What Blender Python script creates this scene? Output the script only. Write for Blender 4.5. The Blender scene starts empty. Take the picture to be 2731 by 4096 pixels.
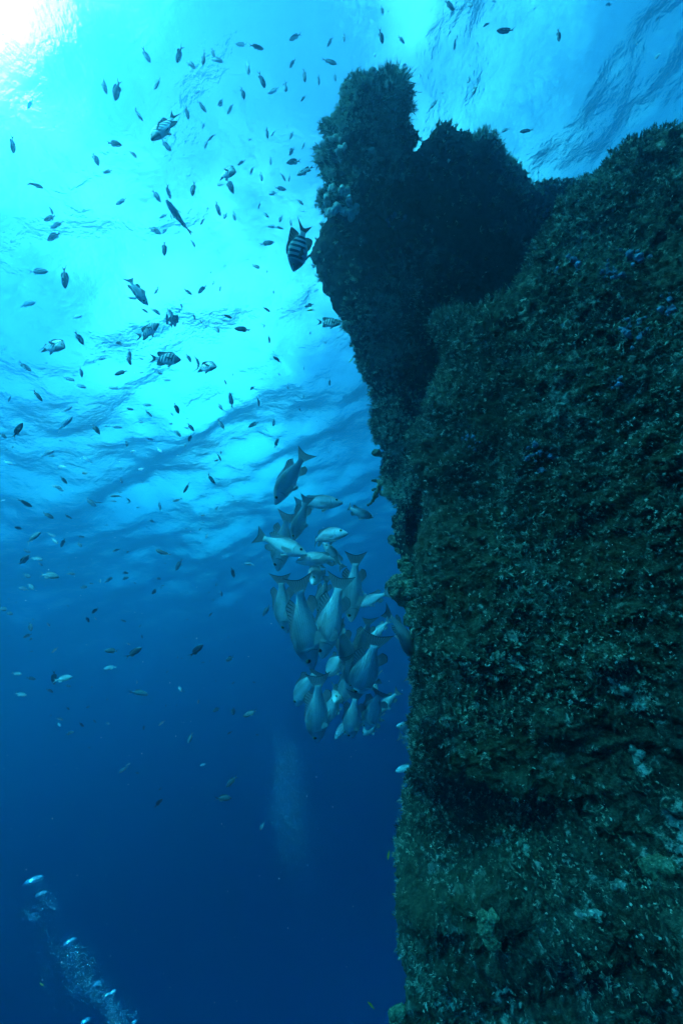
import bpy, math, random
import numpy as np
from mathutils import Vector, Matrix

S = bpy.context.scene
COL = S.collection
R = math.radians

# ------------------------------------------------------------------ camera
PITCH, ROLL, VFOV = R(27), R(18), R(100)
F = 2048 / math.tan(VFOV / 2)            # focal length in the photograph's pixels
cp, sp, cr, sr = math.cos(PITCH), math.sin(PITCH), math.cos(ROLL), math.sin(ROLL)
FW = Vector((0, cp, sp))
RT = cr * Vector((1, 0, 0)) - sr * Vector((0, -sp, cp))
UP = sr * Vector((1, 0, 0)) + cr * Vector((0, -sp, cp))
cam = bpy.data.cameras.new('camera')
camo = bpy.data.objects.new('camera', cam)
COL.objects.link(camo)
cam.sensor_fit = 'VERTICAL'
cam.angle = VFOV
cam.clip_start = .05
cam.clip_end = 1000
camo.matrix_world = Matrix(((RT.x, UP.x, -FW.x, 0), (RT.y, UP.y, -FW.y, 0), (RT.z, UP.z, -FW.z, 0), (0, 0, 0, 1)))
S.camera = camo


def pt(x, y, d):
    """world point at photograph pixel (x, y), d metres in front of the lens plane"""
    return ((x - 1365.5) / F * RT + (2048 - y) / F * UP + FW) * d


# ------------------------------------------------------------------ sky and sun
SUN_DIR = (-.54 * RT + .79 * UP - .29 * FW).normalized()
w = bpy.data.worlds.new('World')
S.world = w
w.use_nodes = True
nt = w.node_tree
bg = nt.nodes['Background']
sky = nt.nodes.new('ShaderNodeTexSky')
sky.sky_type = 'NISHITA'
sky.sun_disc = False
sky.sun_elevation = math.asin(SUN_DIR.z)
sky.sun_rotation = math.atan2(SUN_DIR.x, SUN_DIR.y)
tc = nt.nodes.new('ShaderNodeTexCoord')
mp = nt.nodes.new('ShaderNodeMapping')
mp.inputs['Scale'].default_value = (1, 1, 1.4)
mp.inputs['Location'].default_value = (3, 1, 2)
cn = nt.nodes.new('ShaderNodeTexNoise')
cn.inputs['Scale'].default_value = 3.6
cn.inputs['Detail'].default_value = 5
cn.inputs['Roughness'].default_value = .55
cl = nt.nodes.new('ShaderNodeMapRange')
cl.interpolation_type = 'SMOOTHSTEP'
cl.inputs[1].default_value = .48
cl.inputs[2].default_value = .86
cm = nt.nodes.new('ShaderNodeMix')
cm.data_type = 'RGBA'
cm.inputs[7].default_value = (8.5, 10, 10.5, 1)
nt.links.new(tc.outputs['Generated'], mp.inputs[0])
nt.links.new(mp.outputs[0], cn.inputs['Vector'])
nm = nt.nodes.new('ShaderNodeMath')
nm.operation = 'MULTIPLY_ADD'
nm.inputs[1].default_value = 1.5
nm.inputs[2].default_value = -.25
nt.links.new(cn.outputs[0], nm.inputs[0])
acc = nm.outputs[0]
for (bx, by), a0, a1, amt in (((1980, 330), 26, 0, .24), ((300, 900), 34, 0, .19), ((900, 1800), 26, 0, .20), ((2600, 250), 20, 5, -.2), ((1080, 700), 18, 0, -.22)):
    dv = pt(bx, by, 1).normalized()
    dt = nt.nodes.new('ShaderNodeVectorMath')
    dt.operation = 'DOT_PRODUCT'
    dt.inputs[1].default_value = dv
    nt.links.new(tc.outputs['Generated'], dt.inputs[0])
    mr = nt.nodes.new('ShaderNodeMapRange')
    mr.interpolation_type = 'SMOOTHSTEP'
    mr.inputs[1].default_value = math.cos(R(a0))
    mr.inputs[2].default_value = math.cos(R(a1))
    mr.inputs[4].default_value = amt
    nt.links.new(dt.outputs['Value'], mr.inputs[0])
    ad = nt.nodes.new('ShaderNodeMath')
    nt.links.new(acc, ad.inputs[0])
    nt.links.new(mr.outputs[0], ad.inputs[1])
    acc = ad.outputs[0]
nt.links.new(acc, cl.inputs[0])
nt.links.new(cl.outputs[0], cm.inputs[0])
nt.links.new(sky.outputs[0], cm.inputs[6])
glare = nt.nodes.new('ShaderNodeMapRange')  # bright glare painted into the sky, away from the sun lamp's direction
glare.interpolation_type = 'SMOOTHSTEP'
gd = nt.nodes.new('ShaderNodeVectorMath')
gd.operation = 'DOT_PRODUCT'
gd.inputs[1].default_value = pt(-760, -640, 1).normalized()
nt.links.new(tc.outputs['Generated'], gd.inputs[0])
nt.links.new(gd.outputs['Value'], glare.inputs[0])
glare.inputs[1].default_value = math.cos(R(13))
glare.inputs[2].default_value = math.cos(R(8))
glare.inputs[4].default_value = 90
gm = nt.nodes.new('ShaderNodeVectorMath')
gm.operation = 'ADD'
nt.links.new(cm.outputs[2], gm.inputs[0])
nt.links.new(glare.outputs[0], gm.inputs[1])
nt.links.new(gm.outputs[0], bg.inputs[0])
bg.inputs[1].default_value = .12
sl = bpy.data.lights.new('sun', 'SUN')
sl.energy = 4.5
sl.angle = R(.5)
sl.color = (1, .96, .9)
so = bpy.data.objects.new('sun', sl)
COL.objects.link(so)
so.rotation_mode = 'QUATERNION'
so.rotation_quaternion = SUN_DIR.to_track_quat('Z', 'Y')

S.view_settings.view_transform = 'Standard'
S.view_settings.look = 'None'
S.view_settings.gamma = 1
S.view_settings.exposure = 1.98
cy = S.cycles
cy.use_denoising = True
cy.denoiser = 'OPENIMAGEDENOISE'
cy.max_bounces = 8
cy.volume_bounces = 3
cy.diffuse_bounces = 2
cy.glossy_bounces = 3
cy.transmission_bounces = 4
cy.transparent_max_bounces = 12
cy.sample_clamp_indirect = 6

# water (the volume): scatter and absorption per metre
SCAT = np.array((.018, .038, .053))
ABSO = np.array((.28, .070, .038))
ANISO = .81
KS = .75                                  # nearness of the wreck and the school
SURF_Z, BED_Z = 9.0, -14.0


# ------------------------------------------------------------------ helpers
def mesh(name, V, faces, smooth=True, uv=None):
    """faces: a list of (n, k) int arrays"""
    if isinstance(faces, np.ndarray):
        faces = [faces]
    m = bpy.data.meshes.new(name)
    m.vertices.add(len(V))
    m.vertices.foreach_set('co', np.ascontiguousarray(V, np.float32).ravel())
    loops = np.concatenate([f.ravel() for f in faces]).astype(np.int32)
    tot = np.concatenate([np.full(len(f), f.shape[1], np.int32) for f in faces])
    m.loops.add(len(loops))
    m.loops.foreach_set('vertex_index', loops)
    m.polygons.add(len(tot))
    m.polygons.foreach_set('loop_start', np.concatenate([[0], np.cumsum(tot)[:-1]]).astype(np.int32))
    m.polygons.foreach_set('use_smooth', np.full(len(tot), smooth))
    m.update(calc_edges=True)
    if uv is not None:
        l = m.uv_layers.new(name='UVMap')
        l.data.foreach_set('uv', np.ascontiguousarray(uv[loops], np.float32).ravel())
    m.validate()
    return m


def obj(name, me, mat=None, parent=None):
    o = bpy.data.objects.new(name, me)
    COL.objects.link(o)
    if mat is not None and me is not None and not me.materials:
        for q in (mat if isinstance(mat, (list, tuple)) else [mat]):
            me.materials.append(q)
    if parent is not None:
        o.parent = parent
    return o


def tag(o, label=None, cat=None, group=None, kind=None):
    for k, v in (('label', label), ('category', cat), ('group', group), ('kind', kind)):
        if v:
            o[k] = v
    return o


def hash3(ix, iy, iz, seed):
    h = (ix.astype(np.int64) * 374761393 + iy.astype(np.int64) * 668265263 + iz.astype(np.int64) * 2147483647 + seed * 974711) & 0xFFFFFFFF
    h = ((h ^ (h >> 13)) * 1274126177) & 0xFFFFFFFF
    h = (h ^ (h >> 16)) & 0xFFFFFFFF
    h = (h * 2246822519) & 0xFFFFFFFF
    h = (h ^ (h >> 15)) & 0xFFFF
    return h / 65535.0


def vnoise(P, scale, seed=0):
    """value noise in -1..1 at points P (n, 3)"""
    q = P * scale
    i = np.floor(q).astype(np.int64)
    f = q - i
    f = f * f * f * (f * (f * 6 - 15) + 10)
    out = 0
    for dx in (0, 1):
        for dy in (0, 1):
            for dz in (0, 1):
                wgt = (f[:, 0] if dx else 1 - f[:, 0]) * (f[:, 1] if dy else 1 - f[:, 1]) * (f[:, 2] if dz else 1 - f[:, 2])
                out = out + wgt * hash3(i[:, 0] + dx, i[:, 1] + dy, i[:, 2] + dz, seed)
    return out * 2 - 1


def fbm(P, scale, octaves, seed=0, rough=.5):
    a, s, out = 1.0, scale, 0
    for k in range(octaves):
        out = out + a * vnoise(P + 3.7 * k, s, seed + 17 * k)
        a *= rough
        s *= 2.03
    return out


class NT:
    """a small wrapper for building a material's nodes"""

    def __init__(self, name):
        self.m = bpy.data.materials.new(name)
        self.m.use_nodes = True
        self.t = self.m.node_tree
        self.t.nodes.clear()
        self.out = self.n('ShaderNodeOutputMaterial')

    def n(self, k, **kw):
        x = self.t.nodes.new(k)
        for a, v in kw.items():
            if hasattr(x, a):
                setattr(x, a, v)
            else:
                x.inputs[a.replace('_', ' ')].default_value = v
        return x

    def l(self, a, b):
        self.t.links.new(a, b)

    def math(self, op, a, b=None, c=None):
        x = self.t.nodes.new('ShaderNodeMath')
        x.operation = op
        for i, v in enumerate((a, b, c)):
            if v is None:
                continue
            if isinstance(v, (int, float)):
                x.inputs[i].default_value = v
            else:
                self.l(v, x.inputs[i])
        return x.outputs[0]

    def ramp(self, v, a, b, smooth=True, lo=0, hi=1):
        x = self.t.nodes.new('ShaderNodeMapRange')
        x.interpolation_type = 'SMOOTHSTEP' if smooth else 'LINEAR'
        self.l(v, x.inputs[0])
        for i, q in enumerate((a, b, lo, hi)):
            x.inputs[1 + i].default_value = q
        return x.outputs[0]

    def mix(self, f, a, b):
        x = self.t.nodes.new('ShaderNodeMix')
        x.data_type = 'RGBA'
        for s, v in ((0, f), (6, a), (7, b)):
            if isinstance(v, (int, float)):
                x.inputs[s].default_value = v
            elif isinstance(v, (tuple, list)):
                x.inputs[s].default_value = (*v, 1) if len(v) == 3 else v
            else:
                self.l(v, x.inputs[s])
        return x.outputs[2]

    def noise(self, vec, scale, detail=3, rough=.5, dist=0):
        x = self.n('ShaderNodeTexNoise')
        x.inputs['Scale'].default_value = scale
        x.inputs['Detail'].default_value = detail
        x.inputs['Roughness'].default_value = rough
        x.inputs['Distortion'].default_value = dist
        self.l(vec, x.inputs['Vector'])
        return x.outputs[0]

    def bsdf(self, color, rough=.8, spec=.2, normal=None):
        b = self.n('ShaderNodeBsdfPrincipled')
        if isinstance(color, (tuple, list)):
            b.inputs['Base Color'].default_value = (*color, 1)
        else:
            self.l(color, b.inputs['Base Color'])
        b.inputs['Roughness'].default_value = rough
        b.inputs['Specular IOR Level'].default_value = spec
        if normal is not None:
            self.l(normal, b.inputs['Normal'])
        self.l(b.outputs[0], self.out.inputs[0])
        return b

    def bump(self, h, strength, dist):
        b = self.n('ShaderNodeBump')
        b.inputs['Strength'].default_value = strength
        b.inputs['Distance'].default_value = dist
        self.l(h, b.inputs['Height'])
        return b.outputs[0]


# ------------------------------------------------------------------ water surface, seabed, haze
def waves(X, Y):
    Z = np.zeros_like(X)
    rs = np.random.default_rng(11)
    for i in range(46):
        L = 10.0 * (0.6 / 10.0) ** (i / 45)
        th = rs.normal(0.9, 0.75)
        k = 2 * math.pi / L
        ph = rs.uniform(0, 2 * math.pi)
        A = 0.030 * L ** 0.9 / (1 if L < 5 else 1.25) * .36
        Z += A * np.sin(k * (X * math.cos(th) + Y * math.sin(th)) + ph + 0.6 * np.sin(.13 * X + .17 * Y + i))
    return Z


def build_water():
    N = 520
    lin = np.sinh(np.linspace(-3.2, 3.2, N))
    lin = lin / lin[-1] * 150
    X, Y = np.meshgrid(lin, lin + 8, indexing='ij')
    V = np.stack([X, Y, SURF_Z + waves(X, Y)], -1).reshape(-1, 3)
    ix = np.arange(N * N).reshape(N, N)
    Q = np.stack([ix[:-1, :-1], ix[1:, :-1], ix[1:, 1:], ix[:-1, 1:]], -1).reshape(-1, 4)
    t = NT('water_surface')
    geo = t.n('ShaderNodeNewGeometry')
    h = t.math('ADD', t.noise(geo.outputs['Position'], 3.2, 4, .55, .8), t.math('MULTIPLY', t.noise(geo.outputs['Position'], 14, 2, .5), .35))
    h = t.math('ADD', h, t.math('MULTIPLY', t.noise(geo.outputs['Position'], 1.1, 3, .5, 1.2), 1.3))
    nrm = t.bump(h, .38, .16)
    fr = t.n('ShaderNodeFresnel')
    fr.inputs['IOR'].default_value = 1.22
    tr = t.n('ShaderNodeBsdfTransparent')
    rf = t.n('ShaderNodeBsdfRefraction')
    rf.inputs['IOR'].default_value = 1.22
    rf.inputs['Roughness'].default_value = .3
    gl = t.n('ShaderNodeBsdfGlossy')
    gl.inputs['Roughness'].default_value = .12
    for k in (fr, rf, gl):
        t.l(nrm, k.inputs['Normal'])
    m1, m2 = t.n('ShaderNodeMixShader'), t.n('ShaderNodeMixShader')
    m2.inputs[0].default_value = .45
    t.l(tr.outputs[0], m2.inputs[1])
    t.l(rf.outputs[0], m2.inputs[2])
    t.l(fr.outputs[0], m1.inputs[0])
    t.l(m2.outputs[0], m1.inputs[1])
    t.l(gl.outputs[0], m1.inputs[2])
    t.l(m1.outputs[0], t.out.inputs[0])
    tag(obj('water_surface', mesh('water_surface', V, Q), t.m), kind='structure')

    N = 120
    lin = np.linspace(-160, 160, N)
    X, Y = np.meshgrid(lin, lin, indexing='ij')
    P = np.stack([X, Y, np.zeros_like(X)], -1).reshape(-1, 3)
    P[:, 2] = BED_Z + .5 * fbm(P, .08, 3, 3)
    ix = np.arange(N * N).reshape(N, N)
    Q = np.stack([ix[:-1, :-1], ix[1:, :-1], ix[1:, 1:], ix[:-1, 1:]], -1).reshape(-1, 4)
    t = NT('sand')
    geo = t.n('ShaderNodeNewGeometry')
    c = t.mix(t.noise(geo.outputs['Position'], .6, 5), (.62, .60, .52), (.45, .44, .38))
    t.bsdf(c, .95, .1)
    tag(obj('seabed', mesh('seabed', P, Q), t.m), kind='structure')

    s, z0, z1 = 165, BED_Z - 2, SURF_Z + 2
    V = np.array([[x, y, z] for z in (z0, z1) for y in (-s, s) for x in (-s, s)], float)
    Q = np.array([[0, 2, 3, 1], [4, 5, 7, 6], [0, 1, 5, 4], [2, 6, 7, 3], [0, 4, 6, 2], [1, 3, 7, 5]])
    t = NT('haze')
    pv = t.n('ShaderNodeVolumePrincipled')
    D = .5
    c = SCAT / D
    a = 1 - ABSO / (D * (1 - c))
    pv.inputs['Color'].default_value = (*c, 1)
    pv.inputs['Absorption Color'].default_value = (*(a ** 2), 1)
    pv.inputs['Density'].default_value = D
    pv.inputs['Anisotropy'].default_value = ANISO
    t.l(pv.outputs[0], t.out.inputs['Volume'])
    tag(obj('haze', mesh('haze', V, Q, False), t.m), kind='stuff')


build_water()


# ------------------------------------------------------------------ the wreck
def pts_np(x, y, d):
    A = np.array([RT, UP, FW])
    return np.stack([(x - 1365.5) / F * d, (2048 - y) / F * d, d], -1) @ A


def poly_sdf(px, py, poly):
    """distance to the polygon (positive inside) and nearest boundary point"""
    poly = np.asarray(poly, float)
    a, b = poly, np.roll(poly, -1, 0)
    best = np.full(px.shape, 1e18)
    bx, by = np.zeros_like(px), np.zeros_like(py)
    ins = np.zeros(px.shape, bool)
    for (ax, ay), (cx, cy_) in zip(a, b):
        ex, ey = cx - ax, cy_ - ay
        t = np.clip(((px - ax) * ex + (py - ay) * ey) / (ex * ex + ey * ey + 1e-12), 0, 1)
        qx, qy = ax + t * ex, ay + t * ey
        d = (px - qx) ** 2 + (py - qy) ** 2
        k = d < best
        best[k] = d[k]
        bx[k] = qx[k]
        by[k] = qy[k]
        if ay != cy_:
            c = ((ay > py) != (cy_ > py)) & (px < ex * (py - ay) / (cy_ - ay) + ax)
            ins ^= c
    d = np.sqrt(best)
    return np.where(ins, d, -d), bx, by


def sstep(a, b, x):
    t = np.clip((x - a) / (b - a), 0, 1)
    return t * t * (3 - 2 * t)


def slab(poly, g, depth, rad, thick, disp):
    """a closed thick body whose outline from the photograph's side is poly; edges rounded over rad pixels.
    returns world vertices, faces, and the front part's faces and normals"""
    poly = np.asarray(poly, float)
    xs = np.arange(poly[:, 0].min() - g, poly[:, 0].max() + 2 * g, g)
    ys = np.arange(poly[:, 1].min() - g, poly[:, 1].max() + 2 * g, g)
    X, Y = np.meshgrid(xs, ys, indexing='ij')
    nx, ny = X.shape
    x, y = X.ravel(), Y.ravel()
    sd, bx, by = poly_sdf(x, y, poly)
    keep = sd > -.72 * g
    out = keep & (sd < 0)
    x = np.where(out, bx, x)
    y = np.where(out, by, y)
    sd = np.maximum(sd, 0)
    ix = np.arange(nx * ny).reshape(nx, ny)
    Q = np.stack([ix[:-1, :-1], ix[:-1, 1:], ix[1:, 1:], ix[1:, :-1]], -1).reshape(-1, 4)
    Q = Q[keep[Q].all(1)]
    used = np.unique(Q)
    re = np.full(nx * ny, -1)
    re[used] = np.arange(len(used))
    Q = re[Q]
    x, y, sd = x[used], y[used], sd[used]
    r = rad(x, y) if callable(rad) else np.full_like(x, rad)
    d = depth(x, y)
    k = 1 - np.minimum(sd / r, 1)
    d = d + (1 - np.sqrt(1 - k * k)) * r / F * d
    P = pts_np(x, y, d)

    def normals(P, Q):
        n = np.cross(P[Q[:, 2]] - P[Q[:, 0]], P[Q[:, 3]] - P[Q[:, 1]])
        N = np.zeros_like(P)
        for c in range(4):
            np.add.at(N, Q[:, c], n)
        return N / (np.linalg.norm(N, axis=1, keepdims=True) + 1e-12)
    N = normals(P, Q)
    if (N @ np.array(FW)).mean() > 0:
        Q = Q[:, ::-1]
        N = -N
    P = P + N * (disp(P, x, y) * (.22 + .78 * sstep(0, 70, sd)))[:, None]
    N = normals(P, Q)
    # back and rim
    n = len(P)
    B = P + (P / np.linalg.norm(P, axis=1, keepdims=True)) * thick
    E = np.concatenate([Q[:, [0, 1]], Q[:, [1, 2]], Q[:, [2, 3]], Q[:, [3, 0]]])
    key = np.sort(E, 1)
    _, inv, cnt = np.unique(key[:, 0] * (n + 1) + key[:, 1], return_inverse=True, return_counts=True)
    be = E[cnt[inv.ravel()] == 1]
    rim = np.stack([be[:, 1], be[:, 0], be[:, 0] + n, be[:, 1] + n], -1)
    return np.concatenate([P, B]), np.concatenate([Q, Q[:, ::-1] + n, rim]), P, Q, N, x, y


def smooth_poly(poly, jig=0, seed=0, step=14):
    """resample the outline finely and roughen it"""
    rs = random.Random(seed)

    def wob(x, y):
        return jig * (1.6 * math.sin(y / 37 + seed) + 1.4 * math.sin(x / 23 + y / 61) + 1.2 * math.sin(y / 15.0 + x / 19 + seed))
    out = []
    n = len(poly)
    for i in range(n):
        (ax, ay), (bx, by) = poly[i], poly[(i + 1) % n]
        L = math.hypot(bx - ax, by - ay)
        k = max(1, int(L / step))
        for j in range(k):
            t = j / k
            nx, ny = -(by - ay) / (L + 1e-9), (bx - ax) / (L + 1e-9)
            q = rs.gauss(0, jig) + wob(ax + (bx - ax) * t, ay + (by - ay) * t)
            out.append((ax + (bx - ax) * t + nx * q, ay + (by - ay) * t + ny * q))
    return out


HULL_OUT = [(1660, 4900), (1645, 4400), (1625, 4060), (1612, 3850), (1598, 3700), (1586, 3560), (1582, 3470), (1588, 3370), (1608, 3280),
            (1630, 3150), (1642, 2980), (1648, 2800), (1655, 2620), (1654, 2440), (1650, 2300), (1662, 2180), (1682, 2074), (1702, 1992), (1690, 1955),
            (1640, 1900), (1627, 1851), (1650, 1760), (1680, 1690), (1714, 1590), (1793, 1468), (1770, 1350), (1735, 1285), (1836, 1250),
            (1993, 1207), (2054, 1146), (2115, 1059), (2150, 958), (2210, 868), (2272, 784), (2324, 723), (2420, 662), (2475, 600), (2533, 557),
            (2611, 531), (2731, 501), (2900, 440), (3150, 330), (3500, 260), (3700, 240), (3700, 4900)]
BOW_OUT = [(1366, 330), (1404, 291), (1442, 275), (1480, 275), (1500, 288), (1506, 304), (1522, 307), (1525, 288), (1557, 282), (1599, 295),
           (1618, 310), (1640, 336), (1640, 377), (1637, 428), (1627, 441), (1640, 473), (1643, 492), (1672, 515), (1659, 537), (1650, 566),
           (1664, 575), (1680, 556), (1691, 537), (1714, 514), (1732, 479), (1793, 466), (1862, 496), (1923, 523), (1976, 514), (1997, 557), (2028, 601),
           (2063, 618), (2089, 670), (2113, 697), (2106, 740), (2167, 732), (2237, 727), (2289, 714), (2315, 732), (2460, 760), (2500, 1100),
           (2300, 1400), (2000, 1700), (1850, 2000), (1750, 2600), (1690, 2700), (1662, 2560), (1654, 2480),
           (1638, 2400), (1621, 2346), (1602, 2285), (1597, 2244), (1606, 2224), (1590, 2183), (1572, 2135), (1560, 2108), (1573, 2057), (1570, 2006), (1553, 1945),
           (1536, 1911), (1518, 1884), (1526, 1829), (1516, 1782), (1507, 1761), (1512, 1744), (1490, 1703), (1505, 1640), (1490, 1590),
           (1462, 1520), (1410, 1390), (1366, 1294), (1330, 1235), (1299, 1178), (1280, 1140), (1254, 1095), (1245, 1067), (1235, 1038), (1236, 1010),
           (1244, 971), (1264, 936), (1292, 879), (1289, 853), (1270, 815), (1286, 780), (1286, 757), (1305, 741), (1289, 709), (1277, 677), (1256, 658), (1270, 633),
           (1254, 620), (1250, 594), (1261, 563), (1292, 550), (1305, 527), (1296, 489), (1282, 467), (1305, 429), (1337, 403), (1359, 387)]


def hull_depth(x, y):
    u = (x - 1600) / 1130
    v = (2048 - y) / 2048
    line = y - .12 * (x - 1640)                      # the buckled ledge low on the plating
    ledge = sstep(3060, 3160, line) * (1 - sstep(3230, 3620, line)) * (1 - sstep(2050, 2450, x))
    belly = .06 * np.exp(-((y - 2500) / 420.0) ** 2) * np.exp(-((x - 1850) / 420.0) ** 2)
    low = .07 * np.exp(-((line - 3620) / 170.0) ** 2)
    ribs = .018 * sstep(3400, 3800, y) * np.sin((y + .28 * (x - 1600)) / 46.0)
    return KS * (2.02 - .78 * u + .08 * u * u + .20 * v * (1 - .3 * u) + .05 * np.sin(y / 420.0 + 1.2) * np.clip(u + .2, 0, 1)
                 + .21 * ledge - belly - low + ribs)


def bow_depth(x, y):
    u = (x - 1440 - 260 * sstep(1350, 1950, y)) / 1000
    ridge = np.where(u < 0, -u * (.8 + .5 * sstep(1350, 1950, y)), u * .85)
    ridge = ridge - .16 * sstep(1350, 1950, y)
    cleft = .35 * sstep(1622, 1660, x - .18 * (2060 - y) * (y < 2060)) * sstep(1915, 1990, y) * (1 - sstep(2130, 2200, y))
    return KS * (2.40 + ridge + cleft - .48 * np.clip((1500 - y) / 1200, -.3, 1))


def hull_disp(P, x, y):
    P = P / KS
    big = fbm(P, 2.3, 3, 1) * .026
    mid = np.abs(fbm(P, 11, 3, 5)) * .03
    n = fbm(P, 27, 3, 9, .55)
    fine = np.abs(n) * .026 - np.clip(-n - .2, 0, 1) * .045
    lump = np.clip(fbm(P, 6, 2, 21) - .2, 0, 1) * .06
    return (big + mid + fine + lump) * KS


def bow_disp(P, x, y):
    P = P / KS
    return (fbm(P, 3.2, 3, 31) * .026 + np.abs(fbm(P, 10, 3, 35)) * .055 - .026 + np.abs(fbm(P, 30, 2, 39, .6)) * .02) * KS


def growth_material(name, dark, midc, pale, pale_at, mid_at=.5):
    t = NT(name)
    tcn = t.n('ShaderNodeTexCoord')
    ob = tcn.outputs['Object']
    n1 = t.noise(ob, 5, 6, .65)
    n2 = t.noise(ob, 30, 5, .7, .4)
    n3 = t.noise(ob, 95, 4, .7)
    n4 = t.noise(ob, 1.1, 3, .6)
    c = t.mix(t.ramp(t.math('ADD', t.math('MULTIPLY', n2, .6), t.math('MULTIPLY', n3, .4)), mid_at - .08, mid_at + .1), dark, midc)
    c = t.mix(t.ramp(t.math('ADD', t.math('MULTIPLY', n1, .55), t.math('MULTIPLY', n2, .45)), pale_at, pale_at + .07), c, pale)
    c = t.mix(t.ramp(n4, .45, .62, hi=.75), c, t.mix(n3, (.028, .027, .012), (.10, .095, .045)))
    vo = t.n('ShaderNodeTexVoronoi')
    vo.inputs['Scale'].default_value = 26
    t.l(ob, vo.inputs['Vector'])
    sp = t.math('MULTIPLY', t.ramp(vo.outputs['Distance'], .30, .16), t.ramp(t.noise(ob, 9, 2), .5, .6))
    c = t.mix(t.math('MULTIPLY', sp, t.ramp(n3, .4, .6)), c, pale)   # brown turf
    nrm = t.bump(t.math('ADD', n3, t.noise(ob, 130, 3, .7)), .8, .02)
    t.bsdf(c, .9, .15, nrm)
    return t.m


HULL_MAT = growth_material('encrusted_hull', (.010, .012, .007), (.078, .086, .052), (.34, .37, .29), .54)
BOW_MAT = growth_material('encrusted_bow_shaded', (.008, .010, .008), (.022, .028, .02), (.07, .085, .065), .62)  # near-black tones put the bow's backlit shade into the growth colour


def twig_material(name, a, b, c_):
    t = NT(name)
    tcn = t.n('ShaderNodeTexCoord')
    n = t.noise(tcn.outputs['Object'], 7, 4, .7)
    n2 = t.noise(tcn.outputs['Object'], 60, 2, .5)
    c = t.mix(t.ramp(n, .4, .62), a, b)
    c = t.mix(t.ramp(n2, .5, .66), c, c_)
    d = t.bsdf(c, .85, .15)
    return t.m


def tufts(P, Q, N, count, dens, length, rng, twigs=6, spread=.9, up=.15, rad=.0012):
    """many short branching twigs rooted on the faces Q of a surface"""
    c = P[Q].mean(1)
    area = np.linalg.norm(np.cross(P[Q[:, 2]] - P[Q[:, 0]], P[Q[:, 3]] - P[Q[:, 1]]), axis=1)
    pr = area * dens(c, Q)
    pr = pr / pr.sum()
    f = rng.choice(len(Q), count, p=pr)
    root = c[f] + rng.normal(0, .004, (count, 3))
    nor = N[Q[f]].mean(1)
    L = length(root) * rng.uniform(.5, 1.25, count)
    n = count * twigs
    root = np.repeat(root, twigs, 0) + rng.normal(0, 1, (n, 3)) * np.repeat(L, twigs)[:, None] * .14
    nor = np.repeat(nor, twigs, 0)
    L = np.repeat(L, twigs) * rng.uniform(.45, 1.1, n)
    lean = np.repeat(rng.normal(0, .35, (count, 3)), twigs, 0)
    d = nor + lean + rng.normal(0, spread * .5, (n, 3)) + np.array([0, 0, up])
    d /= np.linalg.norm(d, axis=1, keepdims=True)
    a = np.cross(d, rng.normal(0, 1, (n, 3)))
    a /= np.linalg.norm(a, axis=1, keepdims=True)
    b = np.cross(d, a)
    rr = (rad * rng.uniform(.7, 1.7, n))[:, None]
    bend = a * (rng.uniform(-.25, .25, n) * L)[:, None]
    ang = [0, 2.094, 4.189]
    r0 = [root + rr * (math.cos(q) * a + math.sin(q) * b) for q in ang]
    mid = root + d * (L * .55)[:, None] + bend * .5
    r1 = [mid + rr * .8 * (math.cos(q) * a + math.sin(q) * b) for q in ang]
    tip = root + d * L[:, None] + bend * 1.4
    side = mid + (d * .55 + a * rng.choice([-1, 1], n)[:, None] * .55) * (L * .5)[:, None]
    V = np.stack(r0 + r1 + [tip, side], 1)      # 8 per twig
    base = (np.arange(n) * 8)[:, None]
    q4 = np.array([[0, 1, 4, 3], [1, 2, 5, 4], [2, 0, 3, 5]])
    t3 = np.array([[3, 4, 6], [4, 5, 6], [5, 3, 6], [3, 4, 7], [4, 5, 7], [5, 3, 7]])
    Q4 = (base[:, None, :] + q4[None]).reshape(-1, 4)
    T3 = (base[:, None, :] + t3[None]).reshape(-1, 3)
    return V.reshape(-1, 3), [Q4, T3]


wreck = bpy.data.objects.new('shipwreck', None)
COL.objects.link(wreck)
tag(wreck, 'sunken ship bow rising as a dark wall overgrown with algae and crusts', 'shipwreck')


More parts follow.
